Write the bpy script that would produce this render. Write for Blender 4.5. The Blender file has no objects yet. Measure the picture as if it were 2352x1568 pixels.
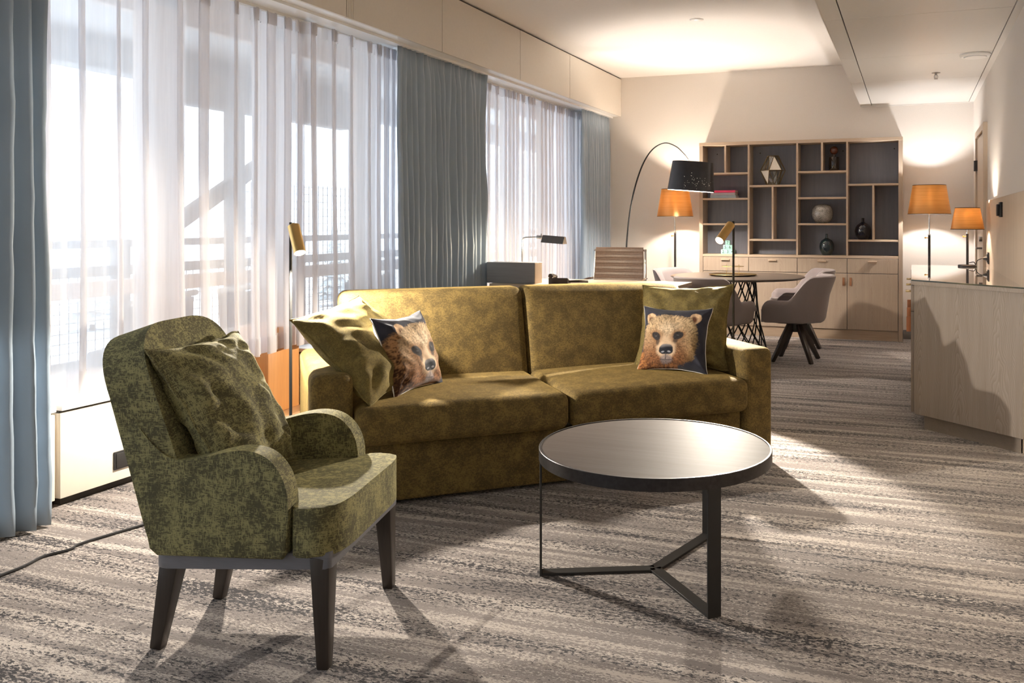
import bpy, bmesh, math, random
from mathutils import Vector, Matrix, noise
from math import sin, cos, pi, radians, sqrt, atan2
random.seed(7)
S = bpy.context.scene
COL = S.collection

# ------------------------------------------------------------------ objects
def tag(o, label=None, cat=None, group=None, kind=None):
    if label: o['label'] = label
    if cat: o['category'] = cat
    if group: o['group'] = group
    if kind: o['kind'] = kind
    return o

def empty(name, loc=(0, 0, 0), rz=0.0, label=None, cat=None, group=None):
    o = bpy.data.objects.new(name, None)
    COL.objects.link(o)
    o.location = loc
    o.rotation_euler = (0, 0, rz)
    o.empty_display_size = 0.1
    return tag(o, label, cat, group)

def copy_tree(o, parent=None, loc=None, rz=None, label=None):
    c = o.copy(); COL.objects.link(c)
    if parent: c.parent = parent
    if loc is not None: c.location = loc
    if rz is not None: c.rotation_euler = (0, 0, rz)
    if label: c['label'] = label
    for ch in list(o.children): copy_tree(ch, c)
    return c

class MB:
    def __init__(self): self.bm = bmesh.new()
    def _bev(self, edges, w, seg=2):
        bmesh.ops.bevel(self.bm, geom=list(edges), offset=w, segments=seg, profile=0.5, affect='EDGES', clamp_overlap=True)
    def box(self, c, s, rz=0, bev=0, seg=2, M=None):
        m = Matrix.Translation(c) @ Matrix.Rotation(rz, 4, 'Z') @ Matrix.Diagonal((s[0], s[1], s[2], 1))
        if M is not None: m = M @ m
        r = bmesh.ops.create_cube(self.bm, size=1, matrix=m)
        if bev:
            es = set(e for v in r['verts'] for e in v.link_edges)
            self._bev(es, bev, seg)
        return self
    def b2(self, x0, x1, y0, y1, z0, z1, bev=0, seg=2):
        return self.box(((x0+x1)/2, (y0+y1)/2, (z0+z1)/2), (abs(x1-x0), abs(y1-y0), abs(z1-z0)), bev=bev, seg=seg)
    def rbox(self, c, s, r, seg=4, inner=6, fn=None, M=None):
        h = [a/2 for a in s]
        rr = [min(r, a*0.98) for a in h]
        ax = []
        for a, q in zip(h, rr):
            L = [-a + q*(1-cos(pi/2*i/seg)) for i in range(seg)]
            L += [-(a-q) + 2*(a-q)*i/inner for i in range(inner+1)]
            L += [a - q*(1-cos(pi/2*i/seg)) for i in range(seg-1, -1, -1)]
            ax.append(L)
        n = [len(L)-1 for L in ax]
        V = {}
        def vert(i, j, k):
            key = (i, j, k)
            if key in V: return V[key]
            p = Vector((ax[0][i], ax[1][j], ax[2][k]))
            q = Vector([max(-(h[t]-rr[t]), min(h[t]-rr[t], p[t])) for t in range(3)])
            d = p - q
            if d.length > 1e-9:
                d = Vector([d[t]/rr[t] for t in range(3)])
                m = max(abs(x) for x in d)
                # cube shell to round shell
                d2 = d.normalized()
                p = q + Vector([d2[t]*rr[t] for t in range(3)])
            if fn: p = fn(p, h)
            p = p + Vector(c)
            if M is not None: p = M @ p
            V[key] = self.bm.verts.new(p)
            return V[key]
        def quad(a, b, c_, d):
            try: self.bm.faces.new((a, b, c_, d))
            except ValueError: pass
        for k in (0, n[2]):
            for i in range(n[0]):
                for j in range(n[1]):
                    quad(vert(i, j, k), vert(i+1, j, k), vert(i+1, j+1, k), vert(i, j+1, k))
        for j in (0, n[1]):
            for i in range(n[0]):
                for k in range(n[2]):
                    quad(vert(i, j, k), vert(i+1, j, k), vert(i+1, j, k+1), vert(i, j, k+1))
        for i in (0, n[0]):
            for j in range(n[1]):
                for k in range(n[2]):
                    quad(vert(i, j, k), vert(i, j+1, k), vert(i, j+1, k+1), vert(i, j, k+1))
        return self
    def cyl(self, p0, p1, r0, r1=None, n=24, bev=0):
        r1 = r0 if r1 is None else r1
        p0, p1 = Vector(p0), Vector(p1)
        d = p1-p0
        m = Matrix.Translation((p0+p1)/2) @ d.to_track_quat('Z', 'Y').to_matrix().to_4x4()
        r = bmesh.ops.create_cone(self.bm, cap_ends=True, segments=n, radius1=r0, radius2=r1, depth=d.length, matrix=m)
        if bev:
            es = [e for e in set(e for v in r['verts'] for e in v.link_edges) if any(len(f.verts) > 4 for f in e.link_faces)]
            self._bev(es, bev)
        return self
    def sph(self, c, r, n=20, sc=(1, 1, 1)):
        bmesh.ops.create_uvsphere(self.bm, u_segments=n, v_segments=max(8, n*2//3), radius=r,
            matrix=Matrix.Translation(c) @ Matrix.Diagonal((sc[0], sc[1], sc[2], 1)))
        return self
    def lathe(self, prof, c=(0, 0, 0), n=36, close=False, M=None):
        rings = []
        for (r, z) in prof:
            ring = []
            for i in range(n):
                a = 2*pi*i/n
                p = Vector((c[0]+r*cos(a), c[1]+r*sin(a), c[2]+z))
                if M is not None: p = M @ p
                ring.append(self.bm.verts.new(p))
            rings.append(ring)
        idx = list(range(len(rings)-1)) + ([len(rings)-1] if close else [])
        for a in idx:
            b = (a+1) % len(rings)
            for i in range(n):
                j = (i+1) % n
                self.bm.faces.new((rings[a][i], rings[a][j], rings[b][j], rings[b][i]))
        if not close:
            if prof[0][0] > 1e-5: self.bm.faces.new(list(reversed(rings[0])))
            if prof[-1][0] > 1e-5: self.bm.faces.new(rings[-1])
        return self
    def tube(self, pts, r, n=10, closed=False):
        pts = [Vector(p) for p in pts]
        N = len(pts)
        rs = r if isinstance(r, (list, tuple)) else [r]*N
        rings = []
        prev = None
        for i, p in enumerate(pts):
            if closed: t = pts[(i+1) % N]-pts[i-1]
            else: t = (pts[min(i+1, N-1)]-pts[max(i-1, 0)])
            t.normalize()
            if prev is None:
                ref = Vector((0, 0, 1)) if abs(t.z) < 0.9 else Vector((1, 0, 0))
                u = t.cross(ref).normalized()
            else:
                u = (prev - t*prev.dot(t)).normalized()
            prev = u
            w = t.cross(u)
            rings.append([self.bm.verts.new(p + (u*cos(2*pi*k/n)+w*sin(2*pi*k/n))*rs[i]) for k in range(n)])
        for a in range(N if closed else N-1):
            b = (a+1) % N
            for i in range(n):
                j = (i+1) % n
                self.bm.faces.new((rings[a][i], rings[a][j], rings[b][j], rings[b][i]))
        if not closed:
            self.bm.faces.new(list(reversed(rings[0]))); self.bm.faces.new(rings[-1])
        return self
    def prism(self, poly, a, b, plane='xy', bev=0, seg=3, fn=None):
        def P(u, v, w):
            if plane == 'xy': p = (u, v, w)
            elif plane == 'xz': p = (u, w, v)
            else: p = (w, u, v)
            return Vector(p)
        va = [self.bm.verts.new(P(u, v, a)) for u, v in poly]
        vb = [self.bm.verts.new(P(u, v, b)) for u, v in poly]
        n = len(poly)
        f1 = self.bm.faces.new(va); f2 = self.bm.faces.new(list(reversed(vb)))
        for i in range(n):
            self.bm.faces.new((va[i], vb[i], vb[(i+1) % n], va[(i+1) % n]))
        made = va+vb
        if bev:
            before = set(self.bm.verts)-set(made)
            self._bev(list(f1.edges)+list(f2.edges), bev, seg)
            made = [v for v in self.bm.verts if v not in before]
        if fn:
            for v in made: v.co = fn(v.co)
        return self
    def bar(self, p0, p1, w0, d0, w1=None, d1=None, up=(0, 0, 1), bev=0):
        """square bar between two points, tapering"""
        w1 = w0 if w1 is None else w1; d1 = d0 if d1 is None else d1
        p0, p1 = Vector(p0), Vector(p1)
        t = (p1-p0).normalized(); u = Vector(up)
        s_ = t.cross(u)
        if s_.length < 1e-4: s_ = Vector((1, 0, 0))
        s_.normalize(); q = s_.cross(t)
        A = [self.bm.verts.new(p0+s_*x*w0/2+q*y*d0/2) for x, y in ((-1, -1), (1, -1), (1, 1), (-1, 1))]
        B = [self.bm.verts.new(p1+s_*x*w1/2+q*y*d1/2) for x, y in ((-1, -1), (1, -1), (1, 1), (-1, 1))]
        self.bm.faces.new(A); self.bm.faces.new(list(reversed(B)))
        for i in range(4):
            self.bm.faces.new((A[i], B[i], B[(i+1) % 4], A[(i+1) % 4]))
        if bev: self._bev(set(e for v in A+B for e in v.link_edges), bev)
        return self
    def grid(self, nu, nv, fn, wrap=False):
        V = [[self.bm.verts.new(fn(i/nu, j/nv)) for j in range(nv+1)] for i in range(nu if wrap else nu+1)]
        for i in range(nu):
            for j in range(nv):
                i2 = (i+1) % nu if wrap else i+1
                self.bm.faces.new((V[i][j], V[i2][j], V[i2][j+1], V[i][j+1]))
        return V
    def build(self, name, m, parent=None, smooth=True, ang=38, recalc=True, loc=None, rz=None):
        bm = self.bm
        if recalc: bmesh.ops.recalc_face_normals(bm, faces=bm.faces)
        if smooth:
            lim = radians(ang)
            for f in bm.faces: f.smooth = True
            for e in bm.edges:
                if len(e.link_faces) == 2:
                    e.smooth = e.calc_face_angle(0) < lim
        me = bpy.data.meshes.new(name)
        bm.to_mesh(me); bm.free()
        if m: me.materials.append(m)
        o = bpy.data.objects.new(name, me)
        COL.objects.link(o)
        if parent: o.parent = parent
        if loc is not None: o.location = loc
        if rz is not None: o.rotation_euler = (0, 0, rz)
        return o

def struct(name, mb, m, **k):
    o = mb.build(name, m, **k); o['kind'] = 'structure'
    return o

def catmull(P, n=6, closed=False):
    P = [Vector(p) for p in P]; out = []
    N = len(P)
    for i in range(N if closed else N-1):
        p0 = P[i-1] if (closed or i > 0) else P[i]*2-P[i+1]
        p1 = P[i]; p2 = P[(i+1) % N]
        p3 = P[(i+2) % N] if (closed or i+2 < N) else p2*2-p1
        for k in range(n):
            t = k/n
            out.append(0.5*((2*p1)+(p2-p0)*t+(2*p0-5*p1+4*p2-p3)*t*t+(3*p1-p0-3*p2+p3)*t**3))
    if not closed: out.append(P[-1])
    return out

def round_poly(pts, rad, n=5):
    """round polygon corners; rad is one number or a list"""
    out = []; N = len(pts)
    for i in range(N):
        p = Vector(pts[i]); a = Vector(pts[i-1]); b = Vector(pts[(i+1) % N])
        r = rad[i] if isinstance(rad, (list, tuple)) else rad
        if r <= 0: out.append((p.x, p.y)); continue
        da = (a-p); db = (b-p)
        la = min(r, da.length*0.49); lb = min(r, db.length*0.49)
        A = p+da.normalized()*la; B = p+db.normalized()*lb
        for k in range(n+1):
            t = k/n
            q = A*(1-t)**2+p*2*t*(1-t)+B*t*t
            out.append((q.x, q.y))
    return out

# ------------------------------------------------------------------ materials
class NT:
    def __init__(self, name):
        self.m = bpy.data.materials.new(name); self.m.use_nodes = True
        self.t = self.m.node_tree; self.n = self.t.nodes; self.l = self.t.links
        self.b = self.n['Principled BSDF']; self.out = self.n['Material Output']
    def add(self, t, **k):
        n = self.n.new(t)
        for a, v in k.items(): setattr(n, a, v)
        return n
    def link(self, a, b): self.l.new(a, b)
    def coords(self, scale=(1, 1, 1), world=False, rot=(0, 0, 0)):
        mp = self.add('ShaderNodeMapping')
        mp.inputs['Scale'].default_value = scale
        mp.inputs['Rotation'].default_value = rot
        if world:
            g = self.add('ShaderNodeNewGeometry'); self.link(g.outputs['Position'], mp.inputs['Vector'])
        else:
            g = self.add('ShaderNodeTexCoord'); self.link(g.outputs['Object'], mp.inputs['Vector'])
        return mp.outputs['Vector']
    def noise(self, vec, scale=1, detail=3, rough=0.55, dist=0):
        n = self.add('ShaderNodeTexNoise')
        n.inputs['Scale'].default_value = scale; n.inputs['Detail'].default_value = detail
        n.inputs['Roughness'].default_value = rough; n.inputs['Distortion'].default_value = dist
        self.link(vec, n.inputs['Vector'])
        return n.outputs['Fac']
    def math(self, op, a, b=None, c=None, clamp=False):
        n = self.add('ShaderNodeMath', operation=op); n.use_clamp = clamp
        for i, v in enumerate((a, b, c)):
            if v is None: continue
            if isinstance(v, (int, float)): n.inputs[i].default_value = v
            else: self.link(v, n.inputs[i])
        return n.outputs[0]
    def ramp(self, fac, stops, interp='LINEAR'):
        n = self.add('ShaderNodeValToRGB'); n.color_ramp.interpolation = interp
        e = n.color_ramp.elements
        while len(e) < len(stops): e.new(0.5)
        for i, (p, c) in enumerate(stops):
            e[i].position = p
            e[i].color = (*c, 1) if len(c) == 3 else c
        self.link(fac, n.inputs['Fac'])
        return n.outputs['Color']
    def mix(self, fac, a, b):
        n = self.add('ShaderNodeMix', data_type='RGBA')
        for s, v in ((n.inputs[0], fac), (n.inputs[6], a), (n.inputs[7], b)):
            if isinstance(v, (int, float)): s.default_value = v
            elif isinstance(v, (tuple, list)): s.default_value = (*v, 1)
            else: self.link(v, s)
        return n.outputs[2]
    def bump(self, h, strength=0.2, dist=0.01):
        n = self.add('ShaderNodeBump'); n.inputs['Strength'].default_value = strength; n.inputs['Distance'].default_value = dist
        self.link(h, n.inputs['Height']); self.link(n.outputs[0], self.b.inputs['Normal'])
    def set(self, **k):
        for a, v in k.items():
            s = self.b.inputs[a.replace('_', ' ')]
            if isinstance(v, (int, float)): s.default_value = v
            elif isinstance(v, (tuple, list)): s.default_value = (*v, 1) if len(v) == 3 and s.type == 'RGBA' else v
            else: self.link(v, s)
        return self

def plain(name, c, rough=0.5, metal=0, var=0.06, scale=30, bump=0.0, **k):
    t = NT(name)
    v = t.coords()
    f = t.noise(v, scale, 3)
    lo = tuple(max(0, x*(1-var)) for x in c); hi = tuple(min(1, x*(1+var)) for x in c)
    t.set(Base_Color=t.ramp(f, [(0.3, lo), (0.7, hi)]), Roughness=rough, Metallic=metal, **k)
    if bump: t.bump(f, bump, 0.003)
    return t.m

def emit(name, c, s):
    t = NT(name)
    t.set(Base_Color=(0.9, 0.9, 0.9), Emission_Color=c, Emission_Strength=s, Roughness=0.4)
    return t.m

def wood(name, c0, c1, axis='z', rough=0.45, arch=0.0, fine=1.0, across=None, world=False, period=0.16, spec=0.5):
    """grain along axis; arch adds cathedral figure; 'across' is the axis the arches repeat along"""
    t = NT(name)
    i = 'xyz'.index(axis)
    sc = [26, 26, 26]; sc[i] = 1.4
    sf = [160, 160, 160]; sf[i] = 5
    v = t.coords(tuple(sc), world); vf = t.coords(tuple(sf), world)
    a = t.noise(v, 1, 4, 0.6); b = t.noise(vf, 1, 2, 0.5)
    f = t.math('ADD', t.math('MULTIPLY', a, 0.65), t.math('MULTIPLY', b, 0.45*fine))
    if arch:
        j = 'xyz'.index(across)
        sep = t.add('ShaderNodeSeparateXYZ'); t.link(t.coords((1, 1, 1), world), sep.inputs[0])
        wob = t.noise(t.coords((5, 5, 5), world), 1, 2)
        xx = t.math('ADD', sep.outputs[j], t.math('MULTIPLY', wob, 0.05))
        pp = t.math('PINGPONG', xx, period/2)
        q = t.math('MULTIPLY', t.math('POWER', pp, 1.4), 330)
        ph = t.math('ADD', t.math('ADD', q, t.math('MULTIPLY', sep.outputs[i], 13)), t.math('MULTIPLY', t.noise(t.coords((9, 9, 3), world), 1, 2), 7))
        w = t.math('FRACT', ph)
        f = t.math('ADD', t.math('MULTIPLY', f, 1-arch), t.math('MULTIPLY', w, arch))
    t.set(Base_Color=t.ramp(f, [(0.28, c0), (0.72, c1)]), Roughness=rough, Specular_IOR_Level=spec)
    t.bump(b, 0.05, 0.002)
    return t.m

def upholstery(name, base, dark, light, amount=0.5, sheen=0.5, rough=0.85, sc=1.0):
    t = NT(name)
    A = t.noise(t.coords((9*sc, 9*sc, 9*sc)), 1, 2, 0.6)
    h = t.noise(t.coords((42*sc, 42*sc, 280*sc)), 1, 2, 0.6)
    w = t.noise(t.coords((260*sc, 260*sc, 42*sc)), 1, 2, 0.6)
    B = t.noise(t.coords((60*sc, 60*sc, 60*sc)), 1, 3, 0.65)
    g = t.math('MAXIMUM', h, w)
    f = t.math('ADD', t.math('MULTIPLY', A, 0.35), t.math('ADD', t.math('MULTIPLY', g, 0.85), t.math('MULTIPLY', B, 0.40)))
    # f sits around 0.86; dark yarns below it
    k = t.ramp(t.math('SUBTRACT', f, 0.4), [(0.0, (1, 1, 1)), (0.40, (1, 1, 1)), (0.50, (0, 0, 0)), (1, (0, 0, 0))])
    mot = t.ramp(A, [(0.35, base), (0.7, light)])
    col = t.mix(t.math('MULTIPLY', k, amount), mot, dark)
    t.set(Base_Color=col, Roughness=rough, Sheen_Weight=sheen, Sheen_Roughness=0.35, Sheen_Tint=tuple(min(1, x*3.2) for x in light), Specular_IOR_Level=0.2)
    t.bump(t.math('ADD', g, t.math('MULTIPLY', t.noise(t.coords((6, 6, 6)), 1, 2), 1.2)), 0.22, 0.006)
    return t.m

def cloth(name, c, rough=0.7, sheen=0.2, translucent=0.0, var=0.05, bumps=0.1, tint=None):
    t = NT(name)
    f = t.noise(t.coords((300, 300, 300)), 1, 2)
    g = t.noise(t.coords((6, 6, 3)), 1, 3)
    lo = tuple(x*(1-var) for x in c); hi = tuple(min(1, x*(1+var)) for x in c)
    t.set(Base_Color=t.ramp(g, [(0.3, lo), (0.7, hi)]), Roughness=rough, Sheen_Weight=sheen, Specular_IOR_Level=0.35)
    if tint: t.set(Sheen_Tint=tint)
    t.bump(f, bumps, 0.002)
    return t.m

M = {}
M['wall'] = plain('wall_paint', (0.72, 0.675, 0.63), 0.75, var=0.015, scale=90, bump=0.06)
M['ceil'] = plain('ceiling_paint', (0.78, 0.75, 0.72), 0.8, var=0.015, scale=60)
M['panelw'] = plain('soffit_panel', (0.72, 0.70, 0.67), 0.38, var=0.01, scale=40)
M['fascia'] = plain('fascia_panel', (0.70, 0.65, 0.58), 0.5, var=0.015, scale=40)
M['gap'] = plain('dark_gap', (0.06, 0.055, 0.05), 0.8)
M['cream'] = plain('cream_lacquer', (0.75, 0.69, 0.60), 0.45, var=0.015)
M['white'] = plain('white_lacquer', (0.82, 0.81, 0.79), 0.35, var=0.01)
M['base'] = plain('grey_baseboard', (0.22, 0.20, 0.19), 0.5)
M['oak'] = wood('washed_oak', (0.35, 0.27, 0.205), (0.45, 0.365, 0.285), 'z', 0.45, 0.22, 1, 'x')
M['oakh'] = wood('washed_oak_flat', (0.36, 0.27, 0.195), (0.47, 0.37, 0.275), 'x', 0.45)
M['edge'] = wood('oak_edging', (0.47, 0.36, 0.26), (0.56, 0.44, 0.33), 'x', 0.5)
M['oakdark'] = wood('dark_veneer', (0.158, 0.166, 0.21), (0.21, 0.218, 0.265), 'z', 0.55)
M['greyoak'] = wood('grey_oak', (0.23, 0.188, 0.158), (0.335, 0.285, 0.248), 'z', 0.5, 0.32, 1, 'x', period=0.2)
M['greyoakh'] = wood('grey_oak_plinth', (0.20, 0.165, 0.14), (0.27, 0.225, 0.19), 'x', 0.55, 0.3, 1, 'z', period=0.12)
M['paneloak'] = wood('panel_oak', (0.50, 0.40, 0.305), (0.62, 0.51, 0.40), 'z', 0.45)
M['pine'] = wood('orange_pine', (0.50, 0.21, 0.06), (0.66, 0.31, 0.10), 'z', 0.4)
M['pineh'] = wood('orange_pine_board', (0.45, 0.25, 0.11), (0.58, 0.34, 0.17), 'y', 0.4)
M['brownwood'] = wood('stained_larch', (0.52, 0.37, 0.27), (0.62, 0.46, 0.35), 'y', 0.5)
M['beam'] = wood('weathered_timber', (0.13, 0.115, 0.105), (0.19, 0.17, 0.155), 'y', 0.7)
M['darkleg'] = wood('dark_stained_beech', (0.022, 0.017, 0.014), (0.045, 0.034, 0.027), 'z', 0.35)
M['rail'] = wood('grey_stained_beech', (0.125, 0.125, 0.14), (0.165, 0.163, 0.18), 'x', 0.4)
M['tabletop'] = wood('smoked_oak', (0.080, 0.064, 0.056), (0.108, 0.089, 0.08), 'x', 0.55, spec=0.04)
M['dinetop'] = wood('dark_oak', (0.085, 0.065, 0.052), (0.125, 0.10, 0.082), 'x', 0.3)
M['desktop'] = wood('pale_desk_oak', (0.46, 0.37, 0.29), (0.55, 0.45, 0.36), 'x', 0.35)
M['boxgrey'] = wood('grey_box_veneer', (0.21, 0.212, 0.228), (0.28, 0.282, 0.30), 'x', 0.4)
M['gun'] = plain('gunmetal', (0.045, 0.042, 0.044), 0.38, 0.7, var=0.2, scale=60)
M['black'] = plain('black_plastic', (0.018, 0.018, 0.02), 0.4)
M['blackm'] = plain('black_metal', (0.022, 0.021, 0.021), 0.5, 0.1)
M['chrome'] = plain('chrome', (0.62, 0.60, 0.58), 0.16, 1.0, var=0.02)
M['steel'] = plain('brushed_steel', (0.33, 0.31, 0.30), 0.3, 1.0)
M['brass'] = plain('brushed_brass', (0.62, 0.41, 0.15), 0.3, 1.0, var=0.08, scale=8)
M['antique'] = plain('antique_brass', (0.16, 0.115, 0.06), 0.4, 0.9)
M['phone'] = plain('dark_brown_plastic', (0.045, 0.034, 0.028), 0.35)
M['lampgrey'] = plain('grey_lamp_shade', (0.20, 0.20, 0.21), 0.4, 0.7)
M['pole'] = plain('matt_black_pole', (0.010, 0.010, 0.010), 0.65)
M['gold'] = plain('pale_gold', (0.78, 0.60, 0.30), 0.25, 1.0, var=0.04)
M['leather'] = plain('tan_leather', (0.30, 0.135, 0.065), 0.5, var=0.12)
M['orange'] = plain('orange_leather', (0.50, 0.19, 0.085), 0.5, var=0.08)
M['brownleather'] = plain('brown_leather', (0.19, 0.12, 0.085), 0.38, var=0.12, scale=60, bump=0.1)
M['shadeblk'] = plain('black_shade', (0.014, 0.014, 0.018), 0.32, var=0.25, scale=12)
M['shadein'] = plain('white_lining', (0.85, 0.82, 0.76), 0.7)
M['snow'] = plain('snow', (0.86, 0.88, 0.92), 0.9, var=0.03, scale=4)
M['haze'] = plain('haze_toned_needles', (0.45, 0.50, 0.52), 0.9, var=0.3, scale=3)  # pale grey paints distance haze into the needle colour
M['conc'] = plain('painted_concrete', (0.55, 0.54, 0.53), 0.85, var=0.04, scale=5)
M['wire'] = plain('wire_mesh', (0.25, 0.25, 0.26), 0.6)
M['wicker'] = plain('pale_wicker', (0.55, 0.53, 0.50), 0.8, var=0.2, scale=80)
M['greywicker'] = plain('dark_outdoor_cushion', (0.12, 0.13, 0.16), 0.9)
M['mint'] = plain('mint_enamel', (0.36, 0.70, 0.64), 0.45, var=0.02)
M['ink'] = plain('black_ink', (0.012, 0.02, 0.02), 0.5)
M['pink'] = plain('pink_cover', (0.80, 0.06, 0.17), 0.5)
M['lilac'] = plain('grey_cover', (0.42, 0.37, 0.40), 0.55)
M['bluegrey'] = plain('blue_grey_cover', (0.30, 0.36, 0.41), 0.5)
M['paper'] = plain('paper', (0.80, 0.76, 0.68), 0.8)
M['amber'] = plain('brown_glass', (0.018, 0.009, 0.006), 0.08, var=0.1, Coat_Weight=0.6)
M['amberball'] = plain('amber_glass_ball', (0.10, 0.022, 0.008), 0.06, var=0.1, Coat_Weight=0.8)
M['blueglass'] = plain('midnight_glass', (0.006, 0.006, 0.014), 0.07, Coat_Weight=0.6)
M['tealglass'] = plain('petrol_glass', (0.010, 0.026, 0.034), 0.08, Coat_Weight=0.6)
M['sofa'] = upholstery('olive_velvet', (0.160, 0.109, 0.037), (0.048, 0.036, 0.017), (0.20, 0.138, 0.046), 0.65, 0.3, sc=1.8)
M['chair'] = upholstery('moss_chenille', (0.235, 0.212, 0.095), (0.055, 0.05, 0.032), (0.285, 0.255, 0.115), 0.85, 0.2, sc=1.45)
M['cush'] = upholstery('olive_cushion_velvet', (0.165, 0.125, 0.044), (0.05, 0.042, 0.02), (0.21, 0.16, 0.056), 0.5, 0.35, sc=1.8)
M['drape'] = cloth('blue_grey_satin', (0.32, 0.40, 0.49), 0.42, 0.35, var=0.05)
M['felt'] = cloth('mauve_felt', (0.25, 0.213, 0.215), 0.9, 0.35, var=0.05)
M['bedwhite'] = cloth('white_cotton', (0.82, 0.80, 0.77), 0.8, 0.1)

def carpet():
    t = NT('striped_carpet')
    n1 = t.noise(t.coords((0.6, 8.0, 1), True), 1, 3, 0.6)
    n2 = t.noise(t.coords((1.1, 34, 1), True), 1, 3, 0.6)
    n3 = t.noise(t.coords((0.8, 15, 1), True), 1.37, 3, 0.6)
    g1 = t.noise(t.coords((50, 105, 1), True), 1, 2, 0.75)
    g2 = t.noise(t.coords((55, 120, 1), True), 1.31, 2, 0.75)
    streak = t.math('ADD', t.math('MULTIPLY', n1, 1.15), t.math('MULTIPLY', n2, 0.65))     # about 0.9
    d = t.math('ADD', t.math('SUBTRACT', streak, 0.9), t.math('MULTIPLY', t.math('SUBTRACT', g1, 0.5), 1.6))
    dk = t.ramp(t.math('ADD', d, 0.5), [(0.0, (0, 0, 0)), (0.612, (0, 0, 0)), (0.652, (1, 1, 1)), (1, (1, 1, 1))])
    l = t.math('ADD', t.math('SUBTRACT', n3, 0.5), t.math('MULTIPLY', t.math('SUBTRACT', g2, 0.5), 0.95))
    lt = t.ramp(t.math('ADD', l, 0.5), [(0.0, (0, 0, 0)), (0.50, (0, 0, 0)), (0.60, (1, 1, 1)), (1, (1, 1, 1))])
    base = t.ramp(n2, [(0.3, (0.175, 0.153, 0.146)), (0.7, (0.24, 0.212, 0.202))])
    c = t.mix(lt, base, (0.46, 0.41, 0.375))
    c = t.mix(dk, c, (0.040, 0.037, 0.041))
    t.set(Base_Color=c, Roughness=0.95, Sheen_Weight=0.15, Specular_IOR_Level=0.1)
    t.bump(t.math('ADD', g1, g2), 0.35, 0.006)
    return t.m
M['carpet'] = carpet()

def sheer():
    t = NT('sheer_voile')
    for n in list(t.n):
        if n != t.out: t.n.remove(n)
    tr = t.add('ShaderNodeBsdfTransparent'); tr.inputs[0].default_value = (0.97, 0.97, 0.98, 1)
    tl = t.add('ShaderNodeBsdfTranslucent'); tl.inputs[0].default_value = (0.93, 0.91, 0.92, 1)
    df = t.add('ShaderNodeBsdfDiffuse'); df.inputs[0].default_value = (0.90, 0.87, 0.87, 1)
    a = t.add('ShaderNodeMixShader'); a.inputs[0].default_value = 0.5
    t.link(tl.outputs[0], a.inputs[1]); t.link(df.outputs[0], a.inputs[2])
    b = t.add('ShaderNodeMixShader')
    # woven threads: denser where the noise is high
    f = t.noise(t.coords((60, 60, 3)), 1, 2)
    fac = t.ramp(f, [(0.2, (0.66, 0.66, 0.66)), (0.8, (0.74, 0.74, 0.74))])
    t.link(fac, b.inputs[0]); t.link(tr.outputs[0], b.inputs[1]); t.link(a.outputs[0], b.inputs[2])
    t.link(b.outputs[0], t.out.inputs[0])
    return t.m
M['sheer'] = sheer()

def glass(name, tint=(0.96, 0.98, 0.98), refl=0.08, rough=0.0):
    t = NT(name)
    for n in list(t.n):
        if n != t.out: t.n.remove(n)
    tr = t.add('ShaderNodeBsdfTransparent'); tr.inputs[0].default_value = (*tint, 1)
    gl = t.add('ShaderNodeBsdfGlossy'); gl.inputs['Roughness'].default_value = rough
    lw = t.add('ShaderNodeLayerWeight'); lw.inputs[0].default_value = 0.5
    f = t.math('ADD', t.math('MULTIPLY', t.math('POWER', lw.outputs['Facing'], 5.0), 0.6), 0.03+refl, clamp=True)
    b = t.add('ShaderNodeMixShader')
    t.link(f, b.inputs[0]); t.link(tr.outputs[0], b.inputs[1]); t.link(gl.outputs[0], b.inputs[2])
    t.link(b.outputs[0], t.out.inputs[0])
    return t.m
M['pane'] = glass('window_glass', refl=0.0)
M['terr'] = glass('terrarium_glass', (0.93, 0.95, 0.93), 0.12)

def counter_glass():
    t = NT('counter_glass')
    f = t.noise(t.coords((40, 40, 40)), 1, 2)
    t.set(Base_Color=t.ramp(f, [(0.3, (0.60, 0.57, 0.53)), (0.7, (0.62, 0.59, 0.55))]), Roughness=0.02, Specular_IOR_Level=0.9, Coat_Weight=1.0, Coat_Roughness=0.01, Coat_IOR=1.6)
    return t.m
M['cglass'] = counter_glass()
M['gedge'] = plain('dark_glass_edge', (0.03, 0.045, 0.045), 0.15)

def copper():
    t = NT('copper_film_shade')
    b = t.b
    g = t.noise(t.coords((3, 3, 260)), 1, 2)
    t.set(Base_Color=t.ramp(g, [(0.3, (0.44, 0.225, 0.085)), (0.7, (0.58, 0.32, 0.13))]), Metallic=0.75, Roughness=0.33)
    tl = t.add('ShaderNodeBsdfTranslucent'); tl.inputs[0].default_value = (0.80, 0.46, 0.18, 1)
    tr = t.add('ShaderNodeBsdfTransparent'); tr.inputs[0].default_value = (0.95, 0.66, 0.32, 1)
    m1 = t.add('ShaderNodeMixShader'); m1.inputs[0].default_value = 0.08
    m2 = t.add('ShaderNodeMixShader'); m2.inputs[0].default_value = 0.05
    t.link(b.outputs[0], m1.inputs[1]); t.link(tl.outputs[0], m1.inputs[2])
    t.link(m1.outputs[0], m2.inputs[1]); t.link(tr.outputs[0], m2.inputs[2])
    t.link(m2.outputs[0], t.out.inputs[0])
    return t.m
M['copper'] = copper()
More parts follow.
